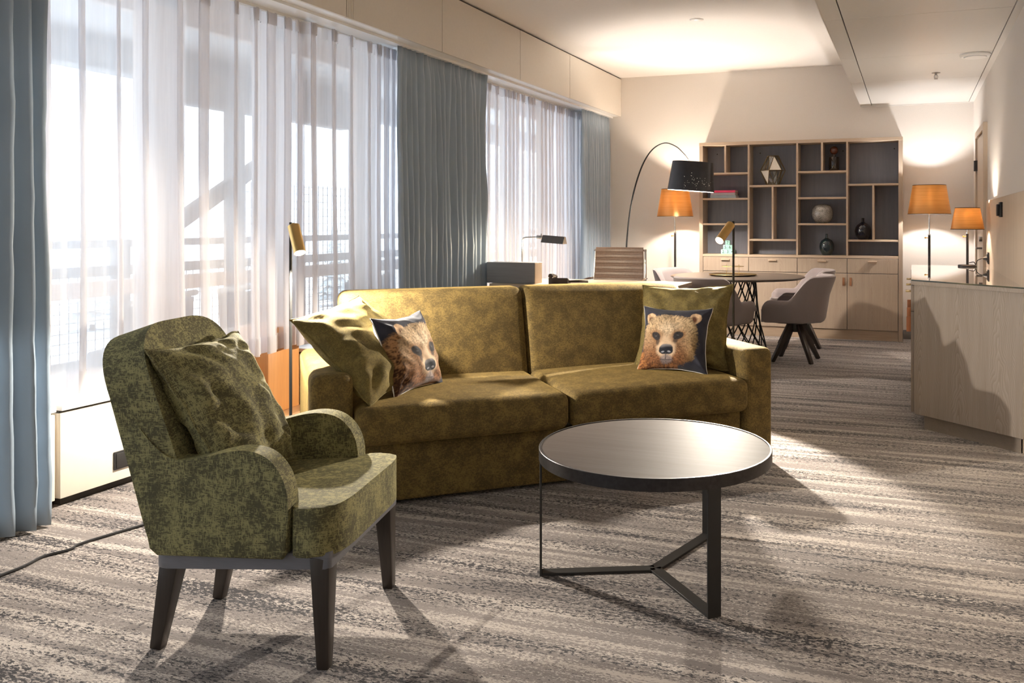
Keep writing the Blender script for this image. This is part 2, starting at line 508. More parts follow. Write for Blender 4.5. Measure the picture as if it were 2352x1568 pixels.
def greyvase():
    t = NT('crackled_silver')
    v = t.add('ShaderNodeTexVoronoi'); v.feature = 'DISTANCE_TO_EDGE'; v.inputs['Scale'].default_value = 90
    t.link(t.coords(), v.inputs['Vector'])
    n = t.noise(t.coords((14, 14, 14)), 1, 4, 0.7)
    f = t.math('ADD', t.math('MULTIPLY', v.outputs['Distance'], 1.2), t.math('MULTIPLY', n, 0.8))
    t.set(Base_Color=t.ramp(f, [(0.25, (0.10, 0.095, 0.085)), (0.75, (0.42, 0.40, 0.37))]), Roughness=0.22, Coat_Weight=0.5, Metallic=0.2)
    return t.m
M['greyvase'] = greyvase()
WARM = (1.0, 0.70, 0.40)
M['bulb'] = emit('warm_bulb', (1.0, 0.78, 0.50), 14.0)
M['bulbhot'] = emit('spot_bulb', (1.0, 0.88, 0.68), 40.0)
M['dotglow'] = emit('glowing_dot', (1.0, 0.86, 0.64), 0.6)
M['bulbsoft'] = emit('dim_bulb', (1.0, 0.86, 0.64), 6.0)

# ------------------------------------------------------------------ room shell
XL, XR, YB, YF, ZC, ZS = -3.255, 0.611, 9.768, -2.6, 2.96, 2.50
XW = -3.95                                    # window plane
struct('floor', MB().b2(-4.08, 0.75, YF-0.1, YB+0.12, -0.05, 0), M['carpet'])
struct('ceiling', MB().b2(-4.08, 0.75, YF-0.1, YB+0.12, ZC, ZC+0.06), M['ceil'])
struct('wall_back', MB().b2(-4.08, 0.75, YB, YB+0.12, -0.05, ZC+0.06), M['wall'])
struct('wall_front', MB().b2(-4.08, 0.75, YF-0.1, YF, -0.05, ZC+0.06), M['wall'])
struct('wall_right', MB().b2(XR, XR+0.14, YF-0.1, YB+0.12, -0.05, ZC+0.06), M['wall'])
wl = MB()
wl.b2(-4.08, -3.745, YF-0.1, 3.58, 0, 0.42).b2(-4.08, -3.745, 4.54, YB, 0, 0.42).b2(-4.08, -3.72, YF-0.1, YB, 2.5, ZC)
wl.b2(-4.08, -3.74, 9.75, YB+0.1, 0, 2.6)
struct('wall_left', wl, M['cream'])
struct('baseboard_back', MB().b2(-0.08, XR, YB-0.016, YB, 0, 0.095, bev=0.003).b2(-3.3, -2.25, YB-0.016, YB, 0, 0.095, bev=0.003), M['base'])
# bulkhead over the curtains, in panels
struct('trim_1', MB().b2(XL-0.12, XL-0.02, YF, YB, 2.505, ZC-0.004), M['gap'])
ys = [YF, -1.2, 0.35, 1.9, 3.25, 4.453]
spans = [(ys[i]+0.003, ys[i+1]-0.003) for i in range(5)]+[(4.459, 4.474), (4.478, 4.498), (4.502, 4.52), (4.524, 5.597), (5.604, 6.943), (6.95, 8.121), (8.128, YB-0.002)]
for i, (a, b) in enumerate(spans):
    struct('trim_%d' % (i+2), MB().b2(XL-0.02, XL, a, b, 2.5, ZC-0.018, bev=0.0015, seg=1), M['fascia'])
struct('trim_20', MB().b2(-4.0, XL-0.02, YF, YB, 2.531, 2.55).b2(-3.72, XL-0.02, YF, YB, 2.503, 2.531), M['white'])
struct('trim_21', MB().b2(-3.64, -3.56, YF, YB, 2.485, 2.5035).b2(-3.43, -3.36, YF, YB, 2.485, 2.5035), M['white'])
# lowered ceiling over the right side, in metal panels
struct('ceiling_soffit', MB().b2(-0.512, XR, YF, YB, ZS+0.012, ZC+0.01), M['gap'])
yc = [YF, -0.95, 0.35, 1.65, 2.92, 4.22, 5.53, 6.9, 8.09, YB]
k = 30
for i in range(len(yc)-1):
    a, b = yc[i]+0.002, yc[i+1]-0.002
    for x0, x1 in ((-0.515, -0.404), (-0.397, 0.563)):
        struct('trim_%d' % k, MB().b2(x0, x1, a, b, ZS, ZS+0.0125, bev=0.002, seg=1), M['panelw']); k += 1
struct('trim_50', MB().b2(0.567, XR, YF, YB, ZS-0.004, ZS+0.012), M['panelw'])
struct('trim_51', MB().b2(-0.518, -0.512, YF, YB, ZS-0.002, ZC), M['panelw'])
struct('trim_52', MB().b2(-0.515, XR, YB-0.02, YB, ZS-0.012, ZS+0.002), M['panelw'])
# oak panel on the right wall
struct('trim_53', MB().b2(0.567, XR, YF, 7.56, 0.0, 1.417, bev=0.002, seg=1), M['paneloak'])
# entrance door in the right wall
dr = struct('door_1', MB().b2(0.592, 0.622, 8.09, 8.93, 0.0, 2.03, bev=0.002, seg=1), M['paneloak'])
f = MB().b2(0.575, 0.62, 8.005, 8.08, 0, 2.10, bev=0.002, seg=1).b2(0.575, 0.62, 8.94, 9.0, 0, 2.10, bev=0.002, seg=1).b2(0.575, 0.62, 8.08, 8.94, 2.038, 2.10, bev=0.002, seg=1)
f.build('door_frame', M['paneloak'], dr)
for z in (0.3, 1.78):
    MB().cyl((0.57, 8.93, z-0.05), (0.57, 8.93, z+0.05), 0.009, n=12).b2(0.57, 0.594, 8.9, 8.935, z-0.05, z+0.05).build('hinge', M['black'], dr)
h = MB().cyl((0.592, 8.17, 1.02), (0.58, 8.17, 1.02), 0.026, n=20).cyl((0.585, 8.17, 1.02), (0.535, 8.17, 1.02), 0.009, n=12).cyl((0.54, 8.165, 1.02), (0.54, 8.29, 1.02), 0.0095, n=12)
h.build('door_handle', M['steel'], dr)
MB().cyl((0.592, 8.17, 1.10), (0.555, 8.17, 1.10), 0.022, n=20, bev=0.002).build('door_lock', M['steel'], dr)

# ------------------------------------------------------------------ window wall
posts = [(-2.45, -2.3), (-1.15, -1.0), (0.35, 0.5), (1.85, 2.0), (3.62, 3.80), (4.52, 4.70), (5.54, 5.68), (6.78, 6.95), (8.07, 8.22), (9.0, 9.15), (9.60, 9.75)]
for i, (a, b) in enumerate(posts):
    struct('trim_%d' % (60+i), MB().b2(XW-0.07, XW+0.05, a, b, 0.09, 2.52, bev=0.006), M['brownwood'])
bays = [(posts[i][1], posts[i+1][0]) for i in range(len(posts)-1)]
wn = 1
for i, (a, b) in enumerate(bays):
    door = i == 4
    z0 = 0.09 if door else 0.42
    fr = MB()
    fr.b2(XW-0.035, XW+0.035, a, a+0.055, z0, 2.46, bev=0.004).b2(XW-0.035, XW+0.035, b-0.055, b, z0, 2.46, bev=0.004)
    fr.b2(XW-0.035, XW+0.035, a+0.055, b-0.055, 2.38, 2.46, bev=0.004)
    fr.b2(XW-0.035, XW+0.035, a+0.055, b-0.055, z0, z0+0.07, bev=0.004)
    fr.b2(XW-0.035, XW+0.035, a+0.055, b-0.055, 0.865, 0.945, bev=0.004)
    if door:
        o = struct('door_2', fr, M['brownwood'])
        MB().b2(XW-0.02, XW+0.02, a+0.055, b-0.055, 0.16, 0.50, bev=0.004).build('door_panel', M['pine'], o)
        zz = 0.50
        MB().cyl((XW+0.035, b-0.03, 1.05), (XW+0.09, b-0.03, 1.05), 0.008).cyl((XW+0.085, b-0.03, 1.05), (XW+0.085, b-0.14, 1.05), 0.008).build('door_handle', M['steel'], o)
    else:
        o = struct('window_%d' % wn, fr, M['brownwood']); wn += 1
        zz = z0+0.07
    MB().b2(XW-0.006, XW+0.006, a+0.05, b-0.05, zz, 0.87).b2(XW-0.006, XW+0.006, a+0.05, b-0.05, 0.94, 2.385).build('glass_pane', M['pane'], o)
struct('trim_75', MB().b2(XW-0.07, XW+0.05, YF, YB, 2.44, 2.53, bev=0.004), M['brownwood'])
# orange pine lining of the balcony door niche
struct('trim_76', MB().b2(XW+0.09, -3.60, 4.17, 4.36, 0.10, 0.62, bev=0.012), M['pine'])
struct('trim_77', MB().b2(XW+0.09, -3.62, 4.36, 4.47, 0.10, 0.62, bev=0.004), M['pine'])
struct('trim_78', MB().b2(-4.05, -3.50, 3.6, 4.5, 0.0, 0.10, bev=0.005), M['pineh'])
# low radiator covers with a sill
def cover(name, y0, y1, label, lead):
    t = empty(name, (-3.62, (y0+y1)/2, 0), 0, label, 'radiator cover', 'radiator covers under the windows')
    L = (y1-y0)/2
    MB().b2(0.095, 0.12, -L, L, 0.04, 0.412, bev=0.002).b2(-0.1, 0.095, -L, -L+0.018, 0.04, 0.412).b2(-0.1, 0.095, L-0.018, L, 0.04, 0.412).build('front_panel', M['cream'], t)
    MB().b2(-0.12, 0.105, -L+0.005, L-0.005, 0.412, 0.424).b2(0.03, 0.08, -L+0.03, L-0.03, 0, 0.04).build('shadow_gap', M['gap'], t)
    MB().b2(-0.12, 0.13, -L, L, 0.424, 0.447, bev=0.003).build('sill_board', M['white'], t)
    return t
cover('radiator_cover', 2.76, 3.585, 'cream radiator cover below the window beside the moss armchair', 0)
cover('radiator_cover', 4.52, 9.4, 'long radiator cover running behind the sofa and under the desk window', 0)
cover('radiator_cover', 0.4, 2.735, 'cream radiator cover half hidden behind the nearest blue curtain', 0)
t = empty('wall_socket', (-3.4995, 3.085, 0.135), 0, 'black double socket on the cream radiator cover behind armchair', 'socket')
MB().b2(0, 0.009, -0.06, 0.06, -0.042, 0.042, bev=0.003).build('plate', M['black'], t)
MB().b2(0.009, 0.013, -0.052, 0.052, -0.034, 0.034, bev=0.002).build('insert', M['blackm'], t)

# ------------------------------------------------------------------ curtains
def sheer_curtain(y0, y1, z0, label, seed, x=-3.58, opened=((2.7, 3.33), (3.56, 4.0), (4.45, 4.98), (6.92, 7.2), (7.85, 8.1))):
    rnd = random.Random(seed)
    P = []; y = y0; xo = 0.0
    while y < y1:
        flat = rnd.choice((0.02, 0.03, 0.05, 0.07, 0.10)); w = rnd.uniform(0.045, 0.09)
        if any(a < y < b for a, b in opened): flat = rnd.uniform(0.12, 0.19); w = rnd.uniform(0.02, 0.045)
        n = 4 if flat < 0.12 else 7
        for i in range(n): P.append((y+flat*i/n, 0.010*sin(y*31+i)+xo))
        y += flat
        P += [(y, 0.002), (y+w*0.8, 0.014), (y+w, 0.020), (y+w*0.7, 0.027), (y+w*0.2, 0.031), (y, 0.036), (y+w*0.25, 0.043), (y+w*0.7, 0.041), (y+w, 0.034)]
        y += w
        xo = rnd.uniform(-0.006, 0.006)
    mb = MB(); nz = 14; N = len(P)-1
    sk = [rnd.uniform(-1, 1) for _ in P]
    def fn(u, v):
        i = min(N, int(round(u*N)))
        yy, xx = P[i]
        z = z0 + (2.49-z0)*v
        s = 1.0+0.5*(1-v)
        wob = 0.010*sin(yy*3.1+v*5.0+seed)*(1-v)**0.7
        g = 0.0
        if v > 0.93: g = 0.010*sin(yy*170)
        hem = 0.022*sin(yy*2.3+seed)*(1-v)**6
        return Vector((x + (xx-0.018)*s + g, yy + wob + 0.012*sk[i]*(1-v)**1.5*0.4, z+hem))
    V = mb.grid(N, nz, fn)
    o = mb.build('sheer_curtain', M['sheer'], recalc=False, ang=60)
    tag(o, label, 'curtain', 'white sheer curtains over the windows')
    # hem: a doubled strip at the foot
    h = MB(); h.grid(N, 2, lambda u, v: fn(u, v*0.05)+Vector((0.004, 0, 0)))
    h.build('hem', M['sheer'], o, recalc=False, ang=60)
    # gathering tape at the head
    h = MB(); h.grid(N, 2, lambda u, v: fn(u, 0.962+v*0.035)+Vector((0.005, 0, 0)))
    h.build('heading_tape', M['sheer'], o, recalc=False, ang=60)
    return o
sheer_curtain(2.35, 4.33, 0.478, 'white sheer curtain between the nearest blue curtain and the gooseneck reading lamp', 3)
sheer_curtain(4.345, 5.56, 0.482, 'white sheer curtain hanging behind the left end of the sofa', 5, -3.53)
sheer_curtain(6.6, 9.33, 0.478, 'white sheer curtain behind the desk, between two blue curtains', 11)

def drape(y0, y1, label, seed, x=-3.395, z0=0.012, lean=0.0):
    rnd = random.Random(seed)
    P = []; y = y0
    while y < y1:
        w = rnd.uniform(0.05, 0.105); a = rnd.uniform(0.022, 0.045)
        for i in range(8):
            t = i/8
            P.append((y+w*t+0.012*sin(2*pi*t), a*sin(2*pi*t)))
        y += w
    mb = MB(); N = len(P)-1; nz = 26
    def fn(u, v):
        i = min(N, int(round(u*N))); yy, xx = P[i]
        z = z0+(2.488-z0)*v
        amp = 0.55+0.75*(1-v)**0.6
        if v > 0.955: amp *= 0.7
        yc = (y0+y1)/2
        pinch = 1-0.10*(1-v)*0.6
        nn = noise.noise(Vector((yy*6, z*1.3, seed)))*0.016 + noise.noise(Vector((yy*22, z*7, seed)))*0.005
        top = 0.012*sin(yy*95+seed)*max(0, (v-0.93)/0.07)
        return Vector((x+xx*amp+nn+top, yc+(yy-yc)*pinch + lean*(1-v)+nn*0.6, z))
    mb.grid(N, nz, fn)
    o = mb.build('blue_curtain', M['drape'], recalc=False, ang=70)
    md = o.modifiers.new('thick', 'SOLIDIFY'); md.thickness = 0.003
    tag(o, label, 'curtain', 'blue grey curtains')
    return o
drape(1.50, 2.565, 'blue grey curtain nearest the camera, hanging to the carpet beside the armchair', 2, -3.36, lean=0.03)
drape(5.22, 6.55, 'wide blue grey curtain between the two windows, behind the desk box', 4)
drape(8.83, 9.70, 'blue grey curtain in the far corner by the back wall', 6, -3.40)

# ------------------------------------------------------------------ balcony and the view
struct('balcony_floor', MB().b2(-6.1, -4.09, -4, 13, -0.12, -0.02), M['snow'])
struct('balcony_roof', MB().b2(-6.2, -4.09, -4, 13, 2.60, 2.8), M['conc'])
struct('roof_beam', MB().b2(-5.72, -5.52, -4, 13, 2.36, 2.60, bev=0.01), M['beam'])
struct('roof_beam', MB().b2(-5.5, -5.35, 5.1, 7.4, 2.18, 2.42, bev=0.01), M['beam'])
rl = empty('balcony_railing', (-5.6, 4.5, 0), 0, 'timber and wire railing along the snowy balcony outside', 'railing')
for y in (-3.6, -1.6, 0.4, 2.4, 4.4, 6.3):
    MB().b2(-0.05, 0.05, y-0.05, y+0.05, -0.02, 1.06, bev=0.004).build('post', M['beam'], rl)
MB().b2(-0.06, 0.06, -8, 8, 1.06, 1.115, bev=0.004).build('top_rail', M['beam'], rl)
MB().b2(-0.02, 0.02, -8, 8, 0.85, 0.925, bev=0.003).build('middle_rail', M['beam'], rl)
MB().b2(-0.02, 0.02, -8, 8, 0.18, 0.26, bev=0.003).build('lower_rail', M['beam'], rl)
w = MB()
for i in range(int(16/0.07)): w.b2(-0.003, 0.003, -8+i*0.07-0.002, -8+i*0.07+0.002, 0.0, 0.9)
for i in range(12): w.b2(-0.003, 0.003, -8, 8, 0.04+i*0.07-0.002, 0.04+i*0.07+0.002)
tag(w.build('wire_mesh', M['wire'], rl, smooth=False), kind='stuff')
sc = empty('balcony_screen', (-5.45, 6.7, 0), 0, 'timber frame with diagonal brace and wire mesh on the balcony', 'screen')
MB().b2(-0.06, 0.06, -0.86, -0.74, -0.02, 2.2, bev=0.004).build('post', M['beam'], sc)
MB().b2(-0.06, 0.06, 1.14, 1.26, -0.02, 1.66, bev=0.004).build('post', M['beam'], sc)
MB().bar((0, -1.66, 1.10), (0, -0.42, 1.80), 0.06, 0.12).build('brace', M['beam'], sc)
w = MB()
for i in range(27): w.b2(-0.003, 0.003, -0.74+i*0.07-0.002, -0.74+i*0.07+0.002, 0.0, 1.6)
for i in range(23): w.b2(-0.003, 0.003, -0.74, 1.14, 0.04+i*0.07-0.002, 0.04+i*0.07+0.002)
tag(w.build('wire_mesh', M['wire'], sc, smooth=False), kind='stuff')
def outdoor_chair(x, y, rz, label):
    t = empty('balcony_chair', (x, y, -0.02), rz, label, 'chair', 'outdoor chairs on the balcony')
    m = MB()
    for k_ in range(2):
        z = 0.45+0.3*k_
        m.tube([(0.27*cos(a)*(1+0.1*k_), 0.29*sin(a)*(1+0.08*k_), z+0.05*cos(a)*-1) for a in [pi/2+0.2+i*(pi-0.4)/14 for i in range(15)]], 0.02, 8)
    m.build('back_rim', M['wicker'], t)
    m = MB()
    m.grid(18, 4, lambda u, v: Vector((0.26*cos(pi/2+0.1+u*(pi-0.2))*(1+0.1*v), 0.28*sin(pi/2+0.1+u*(pi-0.2))*(1+0.08*v), 0.42+0.34*v)))
    m.build('backrest', M['greywicker'], t, recalc=False)
    MB().rbox((0, 0, 0.40), (0.5, 0.52, 0.1), 0.03).build('seat', M['greywicker'], t)
    for sx, sy in ((1, 1), (1, -1), (-1, 1), (-1, -1)):
        MB().bar((0.2*sx, 0.2*sy, 0.36), (0.24*sx, 0.24*sy, 0), 0.03, 0.03).build('leg', M['wicker'], t)
    return t
outdoor_chair(-4.75, 4.35, radians(200), 'dark outdoor chair with a pale wicker rim seen through the nearest sheer')
outdoor_chair(-4.75, 5.35, radians(160), 'outdoor chair seen through the sheer beside the gooseneck lamp pole')
outdoor_chair(-4.6, 6.45, radians(190), 'outdoor wicker chair seen through the sheer behind the sofa cushion')
struct('ground', MB().b2(-160, -8, -60, 160, -8.2, -8.0), M['snow'])
def tree(x, y, h, label, seed):
    rnd = random.Random(seed)
    t = empty('hazy_spruce', (x, y, -8), 0, label, 'tree', 'hazy winter trees beyond the balcony')
    MB().cyl((0, 0, 0), (0, 0, h*0.9), h*0.02, h*0.004, 8).build('trunk', M['beam'], t)
    m = MB(); L = 11
    for i in range(L):
        f = i/(L-1); z = h*(0.08+0.86*f); r = h*0.20*(1-f)**0.85+0.12
        n = 18
        top = m.bm.verts.new((0, 0, z+h*0.13))
        ring = [m.bm.verts.new((r*cos(2*pi*q/n)*rnd.uniform(0.65, 1.15), r*sin(2*pi*q/n)*rnd.uniform(0.65, 1.15), z-rnd.uniform(0, h*0.035))) for q in range(n)]
        for q in range(n): m.bm.faces.new((top, ring[q], ring[(q+1) % n]))
    m.build('branches', M['haze'], t, smooth=False, recalc=False)
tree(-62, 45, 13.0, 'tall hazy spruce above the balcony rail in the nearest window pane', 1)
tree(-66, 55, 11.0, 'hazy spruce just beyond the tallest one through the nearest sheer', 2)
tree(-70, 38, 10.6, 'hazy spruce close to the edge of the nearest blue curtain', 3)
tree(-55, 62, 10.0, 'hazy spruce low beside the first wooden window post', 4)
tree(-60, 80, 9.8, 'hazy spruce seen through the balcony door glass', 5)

# ------------------------------------------------------------------ cushions
def bearcol(u, v, kind):
    """colour of the printed bear photograph at (u, v) in -1..1 on the cushion face"""
    N = lambda x, y, z=0: noise.noise(Vector((x, y, z)))
    sm = lambda a, b, x: (lambda t: t*t*(3-2*t))(max(0, min(1, (x-a)/(b-a))))
    mixc = lambda a, b, t: tuple(a[i]*(1-t)+b[i]*t for i in range(3))
    if kind == 1:                          # head nearer the far edge, more fur on the near side
        u0, v0 = u, v
        u, v = (u-0.34)/1.14, (v+0.03)/1.05
    wu = u+0.05*N(u*4, v*4, 1); wv = v+0.05*N(u*4, v*4, 2)
    an = atan2(wv+0.2, wu+0.1)
    fr = N(an*16+N(v*5, u*5)*1.5, sqrt(u*u+v*v)*9, 3)*0.7+N(u*24, v*26, 5)*0.7      # fur grain running out from the muzzle
    fz = N(u*18, v*18, 8)*0.05+N(u*36, v*36, 9)*0.05
    bg = mixc((0.016, 0.018, 0.030), (0.045, 0.046, 0.065), 0.5+0.5*N(u*5, v*5, 12)+0.3*N(u*60, v*60, 13))
    col = bg
    def ell(cx, cy, rx, ry, p=2.0):
        return (abs((wu-cx)/rx)**p+abs((wv-cy)/ry)**p)**(1/p)
    # shoulder fur
    d = ell(-0.52, -0.95, 0.72, 0.62)+fz
    k = 1-sm(0.9, 1.04, d)
    fur = mixc((0.10, 0.035, 0.014), (0.36, 0.15, 0.05), sm(-0.5, 0.5, fr+N(u*6, v*6, 20)*0.6))
    col = mixc(col, fur, k)
    if kind == 1:
        d = ell(-0.95, -0.25, 0.42, 0.75)+fz
        k = 1-sm(0.9, 1.05, d)
        fur = mixc((0.045, 0.018, 0.010), (0.38, 0.20, 0.09), sm(-0.5, 0.6, fr+(v+0.2)*0.7))
        col = mixc(col, fur, k)
    # ears
    for cx, cy, rx, ry, ix in ((-0.70, 0.53, 0.185, 0.22, -0.68), (0.60, 0.57, 0.19, 0.20, 0.56)):
        d = ell(cx, cy, rx, ry)+fz
        k = 1-sm(0.92, 1.03, d)
        inn = 1-sm(0.35, 0.85, ell(ix, cy-0.06, rx, ry)+fz)
        ec = mixc((0.60, 0.40, 0.24), (0.10, 0.035, 0.016), inn)
        ec = tuple(x*(1+0.35*fr) for x in ec)
        col = mixc(col, ec, k)
    # head
    d = ell(-0.10, -0.12, 0.86, 0.80, 2.7)+fz*1.2
    k = 1-sm(0.955, 1.02, d)
    top = sm(-0.75, 0.55, v)
    h = mixc((0.20, 0.085, 0.035), (0.45, 0.32, 0.19), top)
    h = mixc(h, (0.27, 0.19, 0.085), sm(0.2, 0.8, u)*0.7)
    h = mixc(h, (0.58, 0.45, 0.31), (1-sm(0.1, 0.75, ell(-0.12, 0.22, 0.62, 0.45)))*0.8)
    h = tuple(x*(1+0.85*fr) for x in h)
    h = mixc(h, tuple(x*0.5 for x in h), sm(0.82, 1.0, d)*0.5)
    # muzzle
    m = 1-sm(0.62, 1.0, ell(-0.14, -0.36, 0.33, 0.46)+fz)
    h = mixc(h, tuple(x*(1+0.15*fr) for x in (0.64, 0.47, 0.32)), m*0.9)
    # chin
    m = 1-sm(0.5, 1.0, ell(-0.12, -0.74, 0.24, 0.20)+fz)
    h = mixc(h, tuple(x*(1+0.5*fr) for x in (0.20, 0.165, 0.17)), m*0.85)
    # eyes, slanting to the nose
    for cx, cy, sl in ((-0.46, -0.04, -0.55), (0.17, 0.0, 0.55)):
        x, y = wu-cx, wv-cy
        y2 = y+sl*x*-0.5
        d = sqrt((x/0.175)**2+(y2/0.165)**2)
        d2 = sqrt(((x+sl*0.12)/0.09)**2+((y+0.15)/0.13)**2)
        br = 1-sm(0.8, 1.6, d+fz*2)
        h = mixc(h, (0.25, 0.12, 0.05), br*0.7)
        dk = max(1-sm(0.72, 0.98, d+fz), 0.75*(1-sm(0.5, 1.0, d2+fz)))
        h = mixc(h, tuple(x_*(1+0.6*fr) for x_ in (0.028, 0.023, 0.024)), dk)
        g = 1-sm(0.5, 1.0, sqrt(((x+0.01)/0.06)**2+((y-0.01)/0.022)**2))
        h = mixc(h, (0.10, 0.095, 0.10), g*0.8)
    # nose and mouth
    d = ell(-0.14, -0.43, 0.21, 0.17, 2.6)
    k2 = 1-sm(0.88, 1.02, d+fz*0.5)
    nc = mixc((0.012, 0.014, 0.022), (0.20, 0.19, 0.20), sm(-0.38, -0.28, wv))
    h = mixc(h, nc, k2)
    for cx in (-0.23, -0.05):
        g = 1-sm(0.6, 1.0, sqrt(((wu-cx)/0.06)**2+((wv+0.50)/0.035)**2))
        h = mixc(h, (0.34, 0.34, 0.38), g*0.8)
    g = 1-sm(0.0, 0.02, abs(wu+0.14))
    h = mixc(h, (0.05, 0.045, 0.05), g*(1 if -0.72 < wv < -0.55 else 0))
    g = 1-sm(0.0, 0.03, abs(wv+0.74+0.3*(wu+0.14)**2))
    h = mixc(h, (0.07, 0.06, 0.07), g*(1 if abs(wu+0.12) < 0.2 else 0)*0.8)
    col = mixc(col, h, k)
    return tuple(max(0.004, min(0.9, x)) for x in col)

def print_mat():
    t = NT('printed_cotton')
    a = t.add('ShaderNodeAttribute'); a.attribute_name = 'print'
    f = t.noise(t.coords((400, 400, 400)), 1, 2)
    t.set(Base_Color=a.outputs['Color'], Roughness=0.8, Sheen_Weight=0.15, Specular_IOR_Level=0.2)
    t.bump(f, 0.12, 0.002)
    return t.m
M['print'] = print_mat()

def pose(c, yaw, tilt, roll):
    return Matrix.Translation(c) @ Matrix.Rotation(radians(yaw), 4, 'Z') @ Matrix.Rotation(radians(tilt), 4, 'X') @ Matrix.Rotation(radians(roll), 4, 'Y')

def cushion(name, w, h, T, ps, m, label, seed, cat='cushion', group=None, bear=None, n=44, wr=1.0, pinch=0.075, taper=0.0):
    def surf(u, v, side):
        x = w/2*u*(1-pinch*(1-v*v)*u*u); z = h/2*v*(1-pinch*(1-u*u)*v*v)
        x *= 1-taper*(1-v)/2
        e = max(0, (1-abs(u)**2.4))*max(0, (1-abs(v)**2.4))
        t = T/2*e**0.5
        sag = 0.012*(1-v)*e
        nz = noise.noise(Vector((u*2.2+v*1.1, v*2.6-u, seed)))*0.016+noise.noise(Vector((u*4+v*2.5, v*3.2, seed+9)))*0.010
        rad = 0
        for cu, cv in ((-1, 1), (1, 1), (-1, -1), (1, -1)):           # folds running in from the corners
            du, dv = u-cu, v-cv
            rr = sqrt(du*du+dv*dv)
            if rr < 1.2:
                an = atan2(dv, du)
                rad += 0.009*sin(an*9+seed*1.7+cu)*max(0, 1-rr/1.2)*min(1, rr*3)
        t += (nz+rad)*wr*min(1, e*3)
        return Vector((x+0.006*wr*noise.noise(Vector((u*3, v*3, seed+4)))*(1-e), side*(t+sag*0.3), z+0.006*wr*noise.noise(Vector((u*3, v*3, seed+5)))*(1-e)))
    root = empty(name, (0, 0, 0))
    root.matrix_world = ps
    tag(root, label, cat, group)
    def half(side, nn, part, mat, colour=False):
        mb = MB()
        lay = mb.bm.verts.layers.float_color.new('print') if colour else None
        V = mb.grid(nn, nn, lambda a, b: surf(a*2-1, b*2-1, side))
        if colour:
            for i in range(nn+1):
                for j in range(nn+1):
                    V[i][j][lay] = (*bearcol(i/nn*2-1, j/nn*2-1, colour-1), 1)
        for f in mb.bm.faces:
            f.normal_update()
        o = mb.build(part, mat, root, recalc=False, ang=80)
        return o
    if bear is None:
        half(-1, n, 'front_cover', m); half(1, n, 'back_cover', m)
        pts = []
        for k_ in range(4):
            for i in range(n):
                a = i/n*2-1
                u, v = ((a, -1), (1, a), (-a, 1), (-1, -a))[k_]
                pts.append(surf(u, v, 1))
        MB().tube(pts, 0.0045, 6, closed=True).build('seam', m, root)
    else:
        half(-1, 150, 'printed_front', M['print'], bear+1)
        half(1, 40, 'white_back', M['bedwhite'])
        pts = []
        for k_ in range(4):
            for i in range(40):
                a = i/40*2-1
                u, v = ((a, -1), (1, a), (-a, 1), (-1, -a))[k_]
                pts.append(surf(u, v, 1)+Vector((0, 0.004, 0)))
        MB().tube(pts, 0.0022, 6, closed=True).build('piping', M['bedwhite'], root)
    return root

# ------------------------------------------------------------------ sofa
SA = radians(41.5)
sofa = empty('sofa', (-1.531, 3.774, 0), SA, 'long olive green velvet two seat sofa behind the round coffee table', 'sofa')
puff = lambda amp, top=1: (lambda p, h: Vector((p.x*(1+0.0*amp), p.y, p.z+(amp*(1-(p.x/h[0])**2)*(1-(p.y/h[1])**4) if p.z > 0 else 0))))
for s in (-1, 1):
    arm = MB().rbox((s*1.055, 0.45, 0.308), (0.18, 0.90, 0.576), 0.04, 5, 8)
    a = arm.build('armrest', M['sofa'], sofa)
    ex = 0.972
    MB().tube([(s*1.055-0.062, 0.004, 0.12), (s*1.055-0.062, 0.004, 0.54), (s*1.055-0.05, 0.003, 0.556), (s*1.055+0.05, 0.003, 0.556), (s*1.055+0.062, 0.004, 0.54), (s*1.055+0.062, 0.004, 0.12)], 0.0022, 6).build('stitching', M['sofa'], a)
    MB().rbox((s*0.4815, 0.30, 0.372), (0.958, 0.75, 0.168), 0.045, 5, 12, puff(0.014)).build('seat_cushion', M['sofa'], sofa)
    def backfn(p, h):
        y = p.y
        if p.y < 0: y -= 0.022*(1-(p.x/h[0])**2)*(1-(p.z/h[2])**2)
        return Vector((p.x, y+0.30*(p.z+h[2])*0.93-0.0, p.z))
    MB().rbox((s*0.4815, 0.655, 0.645), (0.964, 0.17, 0.50), 0.045, 5, 12, backfn).build('back_cushion', M['sofa'], sofa)
MB().b2(-0.965, 0.965, 0.03, 0.84, 0.02, 0.275, bev=0.012, seg=3).build('base_panel', M['sofa'], sofa)
MB().b2(-0.965, 0.965, 0.06, 0.80, 0.272, 0.292).build('seat_gap', M['gap'], sofa)
MB().rbox((0, 0.86, 0.36), (1.94, 0.10, 0.66), 0.03, 4, 6).build('back_panel', M['sofa'], sofa)
for x in (-1.0, 1.0):
    for y in (0.08, 0.8):
        MB().cyl((x, y, 0), (x, y, 0.03), 0.025, n=16).build('foot', M['black'], sofa)

cushion('green_cushion', 0.52, 0.49, 0.18, pose((-1.18, 4.63, 0.675), 0, -26, -2), M['cush'], 'olive velvet cushion in the corner behind the right bear cushion', 3, wr=1.35, pinch=0.10)
cushion('bear_cushion', 0.38, 0.365, 0.14, pose((-1.183, 4.45, 0.625), 2, -25, 0), None, 'bear face cushion looking straight ahead by the right sofa arm', 8, group=None, bear=0, wr=0.5, pinch=0.13)
cushion('green_cushion', 0.52, 0.52, 0.18, pose((-2.385, 3.392, 0.672), 84.4, -45.5, -10), M['cush'], 'brightly lit olive velvet cushion slumped over the left sofa arm', 14, wr=1.3)
cushion('bear_cushion', 0.38, 0.38, 0.15, pose((-2.235, 3.53, 0.634), 86, -21, 0), None, 'bear face cushion with white back seen from the side, left sofa end', 21, bear=1, wr=0.6, pinch=0.13)

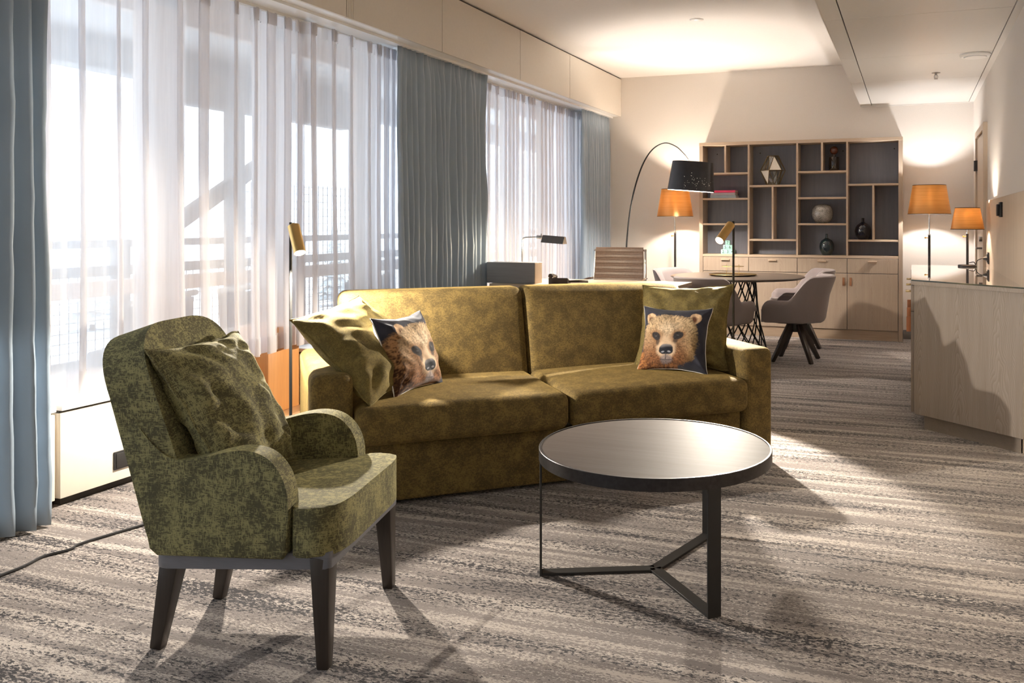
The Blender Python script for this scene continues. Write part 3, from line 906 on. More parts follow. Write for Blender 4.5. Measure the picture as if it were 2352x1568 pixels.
# ------------------------------------------------------------------ armchair
CA = radians(14.5)
chair = empty('armchair', (-1.87, 2.21, 0), CA, 'moss green upholstered armchair with dark wooden legs, in the foreground', 'armchair')
tilt = 0.08
def hw(x): return 0.236+max(0, x+0.2)*0.15-max(0, -0.2-x)*0.03           # half width grows to the front
top = catmull([(-0.396, 0.725), (-0.388, 0.748), (-0.370, 0.746), (-0.350, 0.72), (-0.275, 0.622), (-0.215, 0.574), (-0.16, 0.566), (-0.08, 0.584), (0.0, 0.603), (0.06, 0.604), (0.11, 0.586), (0.148, 0.545), (0.168, 0.49), (0.172, 0.42)], 5)
poly = [(-0.286, 0.365), (-0.274, 0.305), (-0.25, 0.286)]+[(0.150, 0.308), (0.166, 0.33)]+[(p.x, p.y) for p in reversed([Vector((q.x, q.y, 0)) for q in [Vector((a[0], a[1], 0)) for a in top]])]
for s in (-1, 1):
    side = MB().prism(poly, -0.034, 0.034, 'xz', bev=0.029, seg=6)
    for v in side.bm.verts:
        back = max(0, (-0.22-v.co.x))
        curl = 0.0
        v.co.y = s*(hw(v.co.x)-0.03) + v.co.y - s*curl
    side.build('side_panel', M['chair'], chair, ang=50)
# back: a thick rounded slab that leans
lean = radians(18.8)
outl = round_poly([(-0.205, 0), (0.205, 0), (0.222, 0.50), (0.20, 0.60), (-0.20, 0.60), (-0.222, 0.50)], [0.03, 0.03, 0.12, 0.15, 0.15, 0.12], 8)
outl = round_poly([(-0.226, 0), (0.226, 0), (0.244, 0.618), (-0.244, 0.618)], [0.03, 0.03, 0.18, 0.18], 12)
B = MB().prism(outl, 0, 0.135, 'yz', bev=0.045, seg=5)
bmesh.ops.triangulate(B.bm, faces=[f for f in B.bm.faces if len(f.verts) > 4])
Mx = Matrix.Translation((-0.268, 0, 0.315)) @ Matrix.Rotation(-lean, 4, 'Y')
for v in B.bm.verts:
    w_ = v.co.y/0.24
    v.co.x += 0.02*(w_*w_)
    v.co = Mx @ v.co
B.build('backrest', M['chair'], chair, ang=50)
seat = round_poly([(-0.24, -0.185), (0.17, -0.235), (0.178, -0.288), (0.272, -0.300), (0.312, -0.22), (0.312, 0.22), (0.272, 0.300), (0.178, 0.288), (0.17, 0.235), (-0.24, 0.185)], [0.03, 0.01, 0.012, 0.06, 0.08, 0.08, 0.06, 0.012, 0.01, 0.03], 5)
St = MB().prism(seat, 0.318, 0.454, 'xy', bev=0.048, seg=6)
bmesh.ops.triangulate(St.bm, faces=[f for f in St.bm.faces if len(f.verts) > 4])
bmesh.ops.subdivide_edges(St.bm, edges=[e for e in St.bm.edges if e.calc_length() > 0.08], cuts=2, use_grid_fill=True)
for v in St.bm.verts:
    if v.co.z > 0.44:
        v.co.z += 0.012*(1-(v.co.x/0.33)**2)*(1-(v.co.y/0.31)**2)
    v.co.z += tilt*v.co.x*0.5-0.01
St.build('seat_cushion', M['chair'], chair, ang=50)
MB().tube([(0.300, -0.215, 0.438), (0.304, -0.1, 0.440), (0.305, 0, 0.441), (0.304, 0.1, 0.440), (0.300, 0.215, 0.438)], 0.0028, 6).build('welt', M['chair'], chair)
rp = round_poly([(-0.277, -0.215), (0.155, -0.272), (0.288, -0.285), (0.288, 0.285), (0.155, 0.272), (-0.277, 0.215)], [0.05, 0.05, 0.015, 0.015, 0.05, 0.05], 5)
Rl = MB().prism(rp, 0.262, 0.308, 'xy', bev=0.003, seg=2)
for v in Rl.bm.verts: v.co.z += tilt*v.co.x
Rl.build('frame_rail', M['rail'], chair)
for x, y, x2, y2, z in ((0.255, -0.252, 0.262, -0.262, 0.312), (0.255, 0.252, 0.262, 0.276, 0.312), (-0.235, -0.17, -0.272, -0.195, 0.26), (-0.235, 0.17, -0.272, 0.145, 0.26)):
    MB().bar((x, y, z), (x2, y2, 0), 0.058, 0.062, 0.034, 0.036, up=(0, 1, 0), bev=0.004).build('leg', M['darkleg'], chair)
cushion('armchair_cushion', 0.46, 0.47, 0.16, pose((-2.012, 2.158, 0.675), 100.5, -31, 1), M['chair'], 'moss green patterned cushion leaning in the armchair', 5, wr=1.4, taper=0.2)

# ------------------------------------------------------------------ coffee table
ct = empty('coffee_table', (-0.868, 2.985, 0), 0, 'low round coffee table with grey wood top and black steel frame', 'table')
MB().lathe([(0.408, 0.448), (0.408, 0.425)], n=96).build('tabletop', M['tabletop'], ct)
MB().lathe([(0.407, 0.4505), (0.4135, 0.4505), (0.415, 0.449), (0.415, 0.409), (0.407, 0.409)], n=96, close=True).build('rim', M['gun'], ct)
for a in (-46.5, 204, 75):
    ca, sa = cos(radians(a)), sin(radians(a))
    R = Matrix.Rotation(radians(a), 4, 'Z')
    MB().b2(0.404, 0.412, -0.024, 0.024, 0.0, 0.412, bev=0.001, seg=1, ).build('leg', M['blackm'], ct, rz=radians(a))
    MB().b2(0.0, 0.404, -0.022, 0.022, 0.0, 0.009, bev=0.001, seg=1).build('floor_bar', M['blackm'], ct, rz=radians(a))

# ------------------------------------------------------------------ reading lamps
def light(kind, name, loc, energy, col, size=0.03, parent=None, **k):
    d = bpy.data.lights.new(name, kind); d.energy = energy; d.color = col
    if kind in ('POINT', 'SPOT'): d.shadow_soft_size = size
    for a, v in k.items(): setattr(d, a, v)
    o = bpy.data.objects.new(name, d); COL.objects.link(o); o.location = loc
    if parent: o.parent = parent
    return o
def aim(o, d): o.rotation_euler = Vector(d).to_track_quat('-Z', 'Y').to_euler()

def reading_lamp(x, y, ztop, d, L, label, energy, cone, bulbmat):
    d = Vector(d).normalized()
    t = empty('reading_lamp', (x, y, 0), 0, label, 'lamp', None)
    MB().cyl((0, 0, 0), (0, 0, 0.014), 0.12, n=48, bev=0.003).build('base', M['blackm'], t)
    hd = Vector((d.x, d.y, 0)).normalized()
    p = catmull([(0, 0, 0.01), (0, 0, 0.6), (0, 0, ztop-0.03), (hd.x*0.006, hd.y*0.006, ztop-0.008), (hd.x*0.02, hd.y*0.02, ztop), (hd.x*0.035, hd.y*0.035, ztop-0.002)], 6)
    MB().tube(p, 0.0072, 12).build('pole', M['pole'], t)
    A = Vector((hd.x*0.045, hd.y*0.045, ztop-0.012))-d*0.02
    Bp = A+d*L
    m = A.lerp(Bp, 0.5)
    Q = d.to_track_quat('Z', 'Y').to_matrix().to_4x4()
    hm = Matrix.Translation(A) @ Q
    head = MB().lathe([(0.0, 0.0), (0.024, 0.0), (0.028, 0.003), (0.028, L), (0.0262, L), (0.0262, L-0.035), (0.0, L-0.036)], n=36, M=hm).build('lamp_head', M['brass'], t)
    MB().cyl(A-d*0.012, A, 0.007, n=16).build('knob', M['brass'], head)
    MB().cyl(A+d*(L-0.034), A+d*(L-0.012), 0.0235, n=24).build('bulb', bulbmat, t)
    s = light('SPOT', 'reading_lamp_light', Bp+d*0.006, energy, (1.0, 0.90, 0.76), 0.018, t, spot_size=radians(cone), spot_blend=0.18)
    aim(s, d)
    return t
reading_lamp(-2.815, 3.415, 1.226, (0.45, -0.25, -0.86), 0.150, 'slim black reading lamp with brass head, left of the sofa', 85, 166, M['bulbhot'])
reading_lamp(-1.065, 5.45, 1.232, (-0.29, -0.73, -0.60), 0.165, 'slim black reading lamp with brass head, standing behind the sofa', 150, 112, M['bulbhot'])

# cable on the carpet
cb = MB().tube(catmull([(-3.03, 1.55, 0.006), (-3.02, 2.153, 0.006), (-3.023, 2.25, 0.006), (-3.041, 2.33, 0.006), (-3.012, 2.413, 0.006), (-3.025, 2.479, 0.006), (-2.976, 2.695, 0.006), (-2.90, 3.0, 0.006), (-2.86, 3.2, 0.006), (-2.83, 3.30, 0.006)], 8), 0.0055, 8)
tag(cb.build('power_cable', M['black']), 'black cable lying on the carpet beside the armchair', 'cable')

# ------------------------------------------------------------------ bookcase
Y0 = 9.502
bc = empty('bookcase', (-1.163, Y0, 0), 0, 'wide washed oak bookcase with open compartments over drawers and doors', 'bookcase')
bx = lambda x0, x1, y0, y1, z0, z1, **k: MB().b2(x0+1.163, x1+1.163, y0, y1, z0, z1, bev=0.0015, seg=1, **k)
D = YB-Y0-0.003
V1, V2, V3 = (-1.699, -1.679), (-1.173, -1.153), (-0.651, -0.632)
xl, xr = -2.202, -0.126
for x0, x1 in ((-2.242, xl), (xr, -0.084)): bx(x0, x1, 0, D, 0, 2.100).build('side_panel', M['oak'], bc)
bx(-2.244, -0.082, -0.004, D, 2.098, 2.134).build('top_board', M['edge'], bc)
bx(xl, xr, D-0.02, D, 0.1, 2.098).build('back_board', M['oakdark'], bc)
bx(xl, xr, 0.0, D-0.02, 0.862, 0.889).build('counter_board', M['edge'], bc)
for a, b in (V1, V2, V3): bx(a, b, 0, D-0.02, 0.889, 2.098).build('upright', M['edge'], bc)
sh = lambda x0, x1, zt: bx(x0, x1, 0.004, D-0.02, zt-0.021, zt).build('shelf', M['edge'], bc)
dv = lambda x, z0, z1: bx(x-0.0105, x+0.0105, 0.004, D-0.02, z0, z1).build('divider', M['edge'], bc)
for z in (1.796, 1.514, 1.233): sh(xl, V1[0], z); sh(V2[1], V3[0], z)
for z in (1.652, 1.060): sh(V1[1], V2[0], z); sh(V3[1], xr, z)
dv(-1.950, 1.796, 2.098); dv(-0.901, 1.796, 2.098)
dv(-1.427, 1.060, 1.631); dv(-0.376, 1.060, 1.631)
# fronts
xs = [-2.2, -1.6885, -1.163, -0.641, -0.128]
for i in range(4):
    a, b = xs[i]+0.0025, xs[i+1]-0.0025
    d_ = bx(a, b, -0.001, 0.018, 0.705, 0.858).build('drawer', M['oak'], bc)
    xm = (a+b)/2
    h = MB().b2(xm+1.163-0.046, xm+1.163+0.046, -0.028, -0.001, 0.824, 0.836, bev=0.002).b2(xm+1.163-0.046, xm+1.163+0.046, -0.006, -0.001, 0.812, 0.836)
    h.build('drawer_handle', M['leather'] if False else M['edge'], d_)
    d_ = bx(a, b, -0.001, 0.018, 0.109, 0.700).build('door', M['oak'], bc)
    xp = b-0.034 if i % 2 == 0 else a+0.034
    MB().b2(xp+1.163-0.011, xp+1.163+0.011, -0.014, -0.001, 0.572, 0.657, bev=0.002).build('door_pull', M['leather'], d_)
bx(xl, xr, 0.02, D-0.02, 0.0, 0.8).build('carcass', M['oakdark'], bc)
bx(xl, xr, 0.012, 0.03, 0.0, 0.105).build('plinth', M['oakh'], bc)
for x, z in ((-2.09, 2.02), (-1.60, 2.02), (-0.70, 2.02), (-0.17, 2.03)):
    MB().cyl((x+1.163, D-0.022, z), (x+1.163, D-0.019, z), 0.007, n=12).build('cap', M['black'], bc)

# things on the shelves
def at(x, y, z): return (x, y, z)
YS = 9.62
t = empty('terrarium', (-1.44, YS, 1.6525), 0, 'faceted brass and glass terrarium in the bookcase', 'terrarium')
bel = [Vector((0.138*cos(a), 0.115*sin(a), 0.162)) for a in [radians(20+60*i) for i in range(6)]]
tp = [Vector((0.062*cos(a), 0.055*sin(a), 0.322)) for a in [radians(50+60*i) for i in range(6)]]
bt = [Vector((0.072*cos(a), 0.062*sin(a), 0.004)) for a in [radians(50+60*i) for i in range(6)]]
m = MB(); g = MB(); pan = MB()
for i in range(6):
    j = (i+1) % 6
    for p, q in ((bel[i], bel[j]), (tp[i], tp[j]), (bt[i], bt[j]), (bel[i], tp[i]), (bel[j], tp[i]), (bel[i], bt[i]), (bel[j], bt[i])):
        m.tube([p, q], 0.0038, 6)
    for tri in ((bel[i], bel[j], tp[i]), (bel[j], tp[i], tp[j]), (bel[i], bel[j], bt[i]), (bel[j], bt[i], bt[j])):
        tgt = pan if (i in (2, 4) and tri[2] is tp[i] and tri[0] is bel[i]) or (i == 3 and tri[0] is bel[i] and tri[2] is bt[i]) else g
        tgt.bm.faces.new([tgt.bm.verts.new(p*0.985+Vector((0, 0, 0.002))) for p in tri])
m.build('frame', M['antique'], t); g.build('glass', M['terr'], t, smooth=False); pan.build('reflection_pane', M['paper'], t, smooth=False)  # cream panes paint a reflection onto some of the glass facets

t = empty('bottle', (-0.785, YS, 1.7965), 0, 'dark brown glass bottle with round ball stopper on the top shelf', 'bottle')
MB().lathe([(0.0, 0.0), (0.050, 0.0), (0.0525, 0.004), (0.0525, 0.143), (0.050, 0.150), (0.022, 0.153), (0.020, 0.156), (0.020, 0.178), (0.0, 0.178)]).build('body', M['amber'], t)
MB().sph((0, 0, 0.222), 0.0455, 28).cyl((0, 0, 0.176), (0, 0, 0.185), 0.016).build('stopper', M['amberball'], t)
t = MB().lathe([(0.0, 0.0), (0.045, 0.0), (0.075, 0.012), (0.104, 0.05), (0.115, 0.098), (0.108, 0.150), (0.086, 0.187), (0.055, 0.201), (0.036, 0.203), (0.034, 0.198), (0.05, 0.185), (0.07, 0.16), (0.0, 0.15)], n=48).build('round_vase', M['greyvase'], loc=(-0.908, YS, 1.2335))
tag(t, 'silver grey round crackled vase in the bookcase', 'vase')
def bottlevase(x, z, R, H, m, label):
    t = empty('bottle_vase', (x, YS, z), 0, label, 'vase')
    MB().lathe([(0, 0), (R*0.55, 0), (R*0.62, 0.004), (R*0.92, H*0.22), (R, H*0.40), (R*0.93, H*0.55), (R*0.72, H*0.68), (R*0.40, H*0.76), (R*0.21, H*0.80), (R*0.17, H*0.84), (R*0.16, H*0.97), (R*0.19, H), (R*0.13, H), (R*0.11, H*0.9), (0, H*0.85)], n=48).build('body', m, t)
    return t
bottlevase(-0.487, 1.0605, 0.083, 0.228, M['blueglass'], 'midnight blue bottle vase standing in the narrow right compartment of bookcase')
bottlevase(-0.862, 0.8895, 0.079, 0.23, M['tealglass'], 'dark petrol green bottle vase on the bookcase ledge below the round vase')
def book(x0, x1, y0, y1, z, h, m, label, rz=0):
    t = empty('book', ((x0+x1)/2, (y0+y1)/2, z), rz, label, 'book', 'books lying in the bookcase')
    w, d_ = x1-x0, y1-y0
    MB().b2(-w/2, w/2, -d_/2, d_/2, 0, 0.003).b2(-w/2, w/2, -d_/2, d_/2, h-0.003, h).b2(-w/2, w/2, -d_/2, -d_/2+0.003, 0, h, bev=0.001, seg=1).build('cover', m, t)
    MB().b2(-w/2+0.003, w/2-0.004, -d_/2+0.003, d_/2-0.004, 0.003, h-0.003).build('pages', M['paper'], t)
book(-2.125, -1.835, 9.53, 9.73, 1.5145, 0.032, M['bluegrey'], 'blue grey book, bottom one of the three lying in the bookcase')
book(-2.12, -1.845, 9.535, 9.72, 1.5470, 0.027, M['lilac'], 'grey book in the middle of the three lying in the bookcase')
book(-2.11, -1.843, 9.532, 9.72, 1.5745, 0.026, M['pink'], 'bright pink book on top of the lying stack in the bookcase')

def glyph(ch, size, m, parent, loc):
    cu = bpy.data.curves.new('numeral', 'FONT'); cu.body = ch; cu.size = size; cu.extrude = 0.0008
    cu.align_x = 'CENTER'; cu.align_y = 'CENTER'
    tmp = bpy.data.objects.new('numeral_tmp', cu); COL.objects.link(tmp)
    dg = bpy.context.evaluated_depsgraph_get()
    me = bpy.data.meshes.new_from_object(tmp.evaluated_get(dg))
    bpy.data.objects.remove(tmp)
    me.materials.clear(); me.materials.append(m)
    o = bpy.data.objects.new('numeral', me); COL.objects.link(o)
    o.parent = parent; o.location = loc; o.rotation_euler = (pi/2, 0, 0)
    return o
cs = 0.05
for ch, x, r in (('2', -1.983, 0), ('3', -1.932, 0), ('4', -1.881, 0), ('5', -1.958, 1), ('6', -1.907, 1), ('7', -1.933, 2)):
    o = MB().b2(-cs/2, cs/2, -cs/2, cs/2, 0, cs, bev=0.002).build('number_block', M['mint'], loc=(x, 9.58, 0.8893+r*(cs+0.0004)))
    where = ('in the bottom row', 'in the middle row', 'on top')[r]
    tag(o, 'mint green number block marked %s, %s of the little pyramid' % (ch, where), 'block', 'number blocks in the bookcase')
    glyph(ch, 0.046, M['ink'], o, (0, -cs/2-0.0005, cs/2))

# ------------------------------------------------------------------ sideboard by the right wall
sb = empty('sideboard', (0.28, 6.4, 0), 0, 'grey oak sideboard with slanted end along the right wall', 'sideboard')
ox, oy = 0.28, 6.4
pl = lambda pts: [(x-ox, y-oy) for x, y in pts]
MB().prism(pl([(0.016, 5.575), (0.566, 5.105), (0.566, 7.45), (0.016, 7.45)]), 0.085, 0.868, 'xy', bev=0.0015, seg=1).build('body', M['greyoak'], sb)
MB().prism(pl([(0.0, 5.566), (0.566, 5.083), (0.566, 7.455), (0.0, 7.455)]), 0.868, 0.892, 'xy', bev=0.001, seg=1).build('top_board', M['greyoak'], sb)
MB().prism(pl([(0.0, 5.566), (0.566, 5.083), (0.566, 7.455), (0.0, 7.455)]), 0.8925, 0.900, 'xy', bev=0.0006, seg=1).build('glass_top', M['cglass'], sb)
MB().prism(pl([(-0.0004, 5.5655), (0.0, 5.5655), (0.566, 5.0825), (0.566, 5.082)]), 0.8925, 0.8995, 'xy').build('glass_edge', M['gedge'], sb)
MB().prism(pl([(0.072, 5.390), (0.552, 4.955), (0.560, 7.44), (0.072, 7.44)]) if False else pl([(0.075, 5.565), (0.560, 5.150), (0.560, 7.44), (0.075, 7.44)]), 0.0, 0.0851, 'xy').build('plinth', M['greyoakh'], sb)
ys3 = [5.60, 6.21, 6.83, 7.445]
for i in range(3):
    a, b = ys3[i]+0.003, ys3[i+1]-0.003
    ym = (a+b)/2
    d_ = MB().b2(-0.002-ox, 0.016-ox, a-oy, b-oy, 0.705, 0.862, bev=0.001, seg=1).build('drawer', M['greyoak'], sb)
    MB().b2(-0.034-ox, -0.002-ox, ym-0.045-oy, ym+0.045-oy, 0.800, 0.810, bev=0.002).build('drawer_handle', M['gold'], d_)
    d_ = MB().b2(-0.002-ox, 0.016-ox, a-oy, b-oy, 0.09, 0.700, bev=0.001, seg=1).build('door', M['greyoak'], sb)
    MB().b2(-0.028-ox, -0.002-ox, a+0.03-oy, a+0.055-oy, 0.575, 0.665, bev=0.002).build('door_pull', M['orange'], d_)

# ------------------------------------------------------------------ copper shade lamps
def copper_lamp(name, x, y, z, rb, rt, zb, zt, rod, label, base_r, kn, energy, group, lcol):
    t = empty(name, (x, y, z), 0, label, 'lamp', group)
    MB().lathe([(0, 0), (base_r, 0), (base_r, 0.010), (base_r-0.004, 0.014), (0, 0.016)], n=40).build('base', M['gun'], t)
    MB().cyl((0, 0, 0.012), (0, 0, kn), rod, n=20).build('lower_pole', M['gun'], t)
    MB().cyl((0, 0, kn), (0, 0, kn+0.012), rod*1.15, n=20).cyl((0, 0, kn), (0, 0, zb+0.02), rod*0.62, n=20).build('upper_pole', M['chrome'], t)
    MB().cyl((0, 0, kn-rod*2.2), (-rod*2.6, 0, kn-rod*2.2), rod*0.4, n=12).sph((-rod*3, 0, kn-rod*2.2), rod*0.75, 14).build('knob', M['brass'], t)
    MB().lathe([(rb, zb), (rt, zt), (rt-0.0015, zt), (rb-0.0015, zb)], n=64, close=True).build('lamp_shade', M['copper'], t)
    MB().lathe([(rb+0.001, zb-0.001), (rb+0.001, zb+0.004), (rb-0.003, zb+0.004), (rb-0.003, zb-0.001)], n=64, close=True).lathe([(rt+0.001, zt-0.004), (rt+0.001, zt+0.001), (rt-0.003, zt+0.001), (rt-0.003, zt-0.004)], n=64, close=True).build('shade_ring', M['blackm'], t)
    zm = zb+(zt-zb)*0.42
    m = MB()
    for a in range(3):
        m.bar((0, 0, zb+0.03), (rb*0.93*cos(a*2.094), rb*0.93*sin(a*2.094), zb+0.012), 0.002, 0.002)
    m.cyl((0, 0, zb+0.015), (0, 0, zm-0.05), 0.012, n=14).build('lamp_holder', M['gun'], t)
    MB().sph((0, 0, zm-0.028), 0.03, 20).build('bulb', M['bulb'], t)
    light('POINT', name+'_light', (0, 0, zm+0.028), energy, lcol, 0.03, t)
    return t
copper_lamp('floor_lamp', -2.485, 9.36, 0, 0.203, 0.153, 1.306, 1.615, 0.0125, 'copper shade floor lamp beside the bookcase, behind the arc lamp', 0.14, 1.12, 26, 'copper shade lamps', (1.0, 0.83, 0.66))
copper_lamp('floor_lamp', 0.172, 9.34, 0, 0.208, 0.160, 1.326, 1.620, 0.0125, 'copper shade floor lamp standing right of the bookcase', 0.14, 1.115, 17, 'copper shade lamps', (1.0, 0.97, 0.94))
copper_lamp('table_lamp', 0.413, 7.30, 0.9, 0.123, 0.091, 0.29, 0.46, 0.0095, 'small copper shade lamp standing on the sideboard glass top', 0.07, 0.255, 9, 'copper shade lamps', (1.0, 0.90, 0.78))
o = MB().tube(catmull([(0.425, 7.31, 0.93), (0.46, 7.32, 0.935), (0.475, 7.33, 0.915), (0.485, 7.33, 0.945), (0.51, 7.31, 0.962), (0.531, 7.30, 0.965)], 8), 0.0032, 8)
pg = o.build('lamp_cable', M['black'])
tag(pg, 'black cable and plug from the small copper lamp to the wall', 'cable')
MB().cyl((0.525, 7.30, 0.965), (0.558, 7.30, 0.965), 0.009, 0.021, n=16).build('plug', M['black'], pg)
t = empty('wall_socket', (0.567, 7.30, 0.967), 0, 'black wall socket on the oak panel above the sideboard', 'socket')
MB().b2(-0.010, 0, -0.045, 0.045, -0.045, 0.045, bev=0.003).build('plate', M['black'], t)
MB().b2(-0.016, -0.010, -0.033, 0.033, -0.033, 0.033, bev=0.003).build('insert', M['gun'], t)
t = empty('light_switch', (0.567, 6.29, 1.33), 0, 'black switch box on the oak wall panel beside the door', 'switch')
MB().b2(-0.016, 0, -0.055, 0.055, -0.05, 0.05, bev=0.003).build('plate', M['black'], t)
MB().b2(-0.032, -0.016, -0.03, 0.045, -0.042, 0.036, bev=0.003).build('rocker', M['blackm'], t)

# ------------------------------------------------------------------ arc lamp
al = empty('arc_lamp', (-2.63, 8.12, 0), 0, 'tall black arc lamp with a black drum shade over the dining table', 'lamp')
MB().lathe([(0, 0), (0.23, 0), (0.23, 0.012), (0.225, 0.016), (0, 0.018)], n=48).build('base', M['blackm'], al)
px = [(1432, 660), (1437, 600), (1441, 540), (1448, 480), (1460, 424), (1478, 374), (1500, 342), (1527, 328.5), (1552, 336), (1570, 352), (1583, 369)]
f_, cx_, hy_ = 1985., 1388., 509.
yw = math.atan((2093-cx_)/f_)
def arcpt(u, v, Z):
    a, b = (u-cx_)/f_, (hy_-v)/f_
    return Vector(((-sin(yw)+a*cos(yw))*Z, (cos(yw)+a*sin(yw))*Z, 1.25+b*Z))
zs = [8.53, 8.53, 8.53, 8.53, 8.52, 8.51, 8.50, 8.48, 8.47, 8.46, 8.45]
P = [arcpt(u, v, Z)-al.location for (u, v), Z in zip(px, zs)]
b0 = Vector((0, 0, 0.015)); P = [b0, b0.lerp(P[0], 0.5)]+P
P = catmull(P, 8)
MB().tube(P, [0.0105-0.006*i/(len(P)-1) for i in range(len(P))], 10).build('pole', M['blackm'], al)
scen = arcpt(1589, 405, 8.45)-al.location
tl = Matrix.Translation(scen) @ Matrix.Rotation(-yw*-1, 4, 'Z') @ Matrix.Rotation(radians(4.0), 4, 'Y') @ Matrix.Rotation(radians(1.5), 4, 'X')
MB().lathe([(0.229, -0.143), (0.199, 0.140), (0.197, 0.141), (0.197, 0.139), (0.227, -0.143)], n=72, close=True, M=tl).build('lamp_shade', M['shadeblk'], al)
MB().lathe([(0.2265, -0.142), (0.1965, 0.138), (0.1945, 0.136), (0.2245, -0.142)], n=72, close=True, M=tl).build('shade_lining', M['shadein'], al)
mm = MB()
for a in range(3): mm.bar(tl @ Vector((0, 0, 0.08)), tl @ Vector((0.196*cos(a*2.094), 0.196*sin(a*2.094), 0.11)), 0.004, 0.004)
mm.cyl(tl @ Vector((0, 0, 0.06)), tl @ Vector((0, 0, 0.12)), 0.02).build('lamp_holder', M['blackm'], al)
hd = MB(); rnd = random.Random(5)
for i in range(44):
    th = -pi/2+rnd.gauss(0.15, 0.42); zz = -0.06+rnd.gauss(0, 0.035)
    r = 0.229-(zz+0.143)*0.106+0.0006
    c = Vector((r*cos(th), r*sin(th), zz)); nrm = Vector((cos(th), sin(th), 0.1)).normalized()
    hd.cyl(tl @ c, tl @ (c+nrm*0.0006), rnd.choice((0.0012, 0.0016, 0.0022)), n=8)
tag(hd.build('pinhole_glow', M['dotglow'], al, smooth=False), kind='stuff')  # glowing discs stand in for light leaking through pinholes in the shade
MB().sph(tl @ Vector((0, 0, 0.035)), 0.03, 20).build('bulb', M['bulbsoft'], al)
light('POINT', 'arc_lamp_light', tl @ Vector((0, 0, -0.035)), 60, (1.0, 0.88, 0.76), 0.05, al)

# ------------------------------------------------------------------ desk
dk = empty('desk', (-2.48, 6.76, 0), 0, 'pale desk behind the sofa, reaching to the window', 'desk')
MB().b2(-0.80, 0.74, -0.36, 0.36, 0.712, 0.742, bev=0.002, seg=1).build('desktop', M['desktop'], dk)
MB().b2(-0.78, -0.74, -0.34, 0.34, 0, 0.712, bev=0.002, seg=1).build('side_panel', M['oak'], dk)
MB().b2(-0.74, 0.30, -0.30, -0.28, 0.35, 0.712).build('modesty_panel', M['oak'], dk)
pd = MB().b2(0.30, 0.70, -0.33, 0.33, 0.02, 0.700, bev=0.003).build('drawer_unit', M['white'], dk)
for i in range(3):
    MB().b2(0.305, 0.695, 0.33, 0.346, 0.04+i*0.22, 0.25+i*0.22, bev=0.002).b2(0.44, 0.56, 0.346, 0.362, 0.19+i*0.22, 0.20+i*0.22).build('drawer', M['white'], pd)
t = empty('desk_box', (-3.10, 6.46, 0.742), 0, 'grey wood grained box standing on the desk edge behind the sofa', 'box')
MB().b2(-0.235, 0.20, -0.0, 0.14, 0, 0.172, bev=0.0015, seg=1).build('body', M['boxgrey'], t)
MB().b2(0.20, 0.206, 0.0, 0.14, 0, 0.172, bev=0.001, seg=1).build('side_edge', M['edge'], t)
# pharmacy desk lamp
t = empty('desk_lamp', (-3.17, 6.80, 0.742), 0, 'chrome desk lamp with a dark tent shade behind the grey box', 'lamp')
MB().lathe([(0, 0), (0.085, 0), (0.085, 0.01), (0.08, 0.016), (0, 0.02)], n=36).build('base', M['steel'], t)
zt = 0.372
MB().tube(catmull([(0, 0, 0.01), (0, 0, 0.2), (0, 0, zt-0.04), (0.006, 0, zt-0.012), (0.03, 0, zt), (0.08, 0, zt+0.003), (0.145, 0, zt+0.006)], 8), 0.0062, 12).build('arm', M['chrome'], t)
MB().cyl((0.14, 0, zt+0.006), (0.215, 0, zt), 0.0165, n=20, bev=0.002).cyl((0.18, 0, zt+0.02), (0.18, 0, zt+0.034), 0.006).build('socket', M['chrome'], t)
prof = [(-0.050, -0.040), (-0.012, 0.022), (0.012, 0.022), (0.050, -0.040), (0.046, -0.040), (0.010, 0.018), (-0.010, 0.018), (-0.046, -0.040)]
sh_ = MB().prism([(a, b) for a, b in prof], 0, 0.20, 'yz')
Mt = Matrix.Translation((0.20, 0, zt+0.0)) @ Matrix.Rotation(radians(4), 4, 'Y')
for v in sh_.bm.verts: v.co = Mt @ v.co
sh_.build('lamp_shade', M['lampgrey'], t, smooth=False)
e_ = MB().prism([(-0.049, -0.040), (-0.012, 0.021), (0.012, 0.021), (0.049, -0.040)], 0.199, 0.202, 'yz')
for v in e_.bm.verts: v.co = Mt @ v.co
e_.build('end_plate', M['chrome'], t, smooth=False)
MB().cyl((0.22, 0, zt-0.025), (0.37, 0, zt-0.034), 0.011, n=14).build('bulb', M['bulbsoft'], t)
light('POINT', 'desk_lamp_light', (0.29, 0, zt-0.06), 12, (1.0, 0.85, 0.62), 0.03, t)
# telephone
t = empty('telephone', (-2.745, 6.62, 0.742), radians(15), 'dark brown desk telephone with coiled cord beside the grey box', 'telephone')
MB().prism([(-0.09, 0), (0.10, 0), (0.10, 0.014), (-0.09, 0.048)], -0.08, 0.08, 'yz', bev=0.006).build('body', M['phone'], t)
MB().tube(catmull([(-0.06, -0.10, 0.058), (-0.06, -0.085, 0.068), (-0.055, 0, 0.066), (-0.05, 0.09, 0.050), (-0.05, 0.11, 0.036)], 6), [0.018, 0.02, 0.02, 0.02, 0.02, 0.02]+[0.013]*13+[0.02]*6, 10).build('handset', M['phone'], t)
co = [Vector((0.06+0.18*i/160, -0.02+0.05*sin(i/160*3), 0.014))+Vector((0, 0.010*cos(i*1.25), 0.010*sin(i*1.25))) for i in range(160)]
MB().tube(co, 0.003, 6).build('coiled_cord', M['phone'], t)
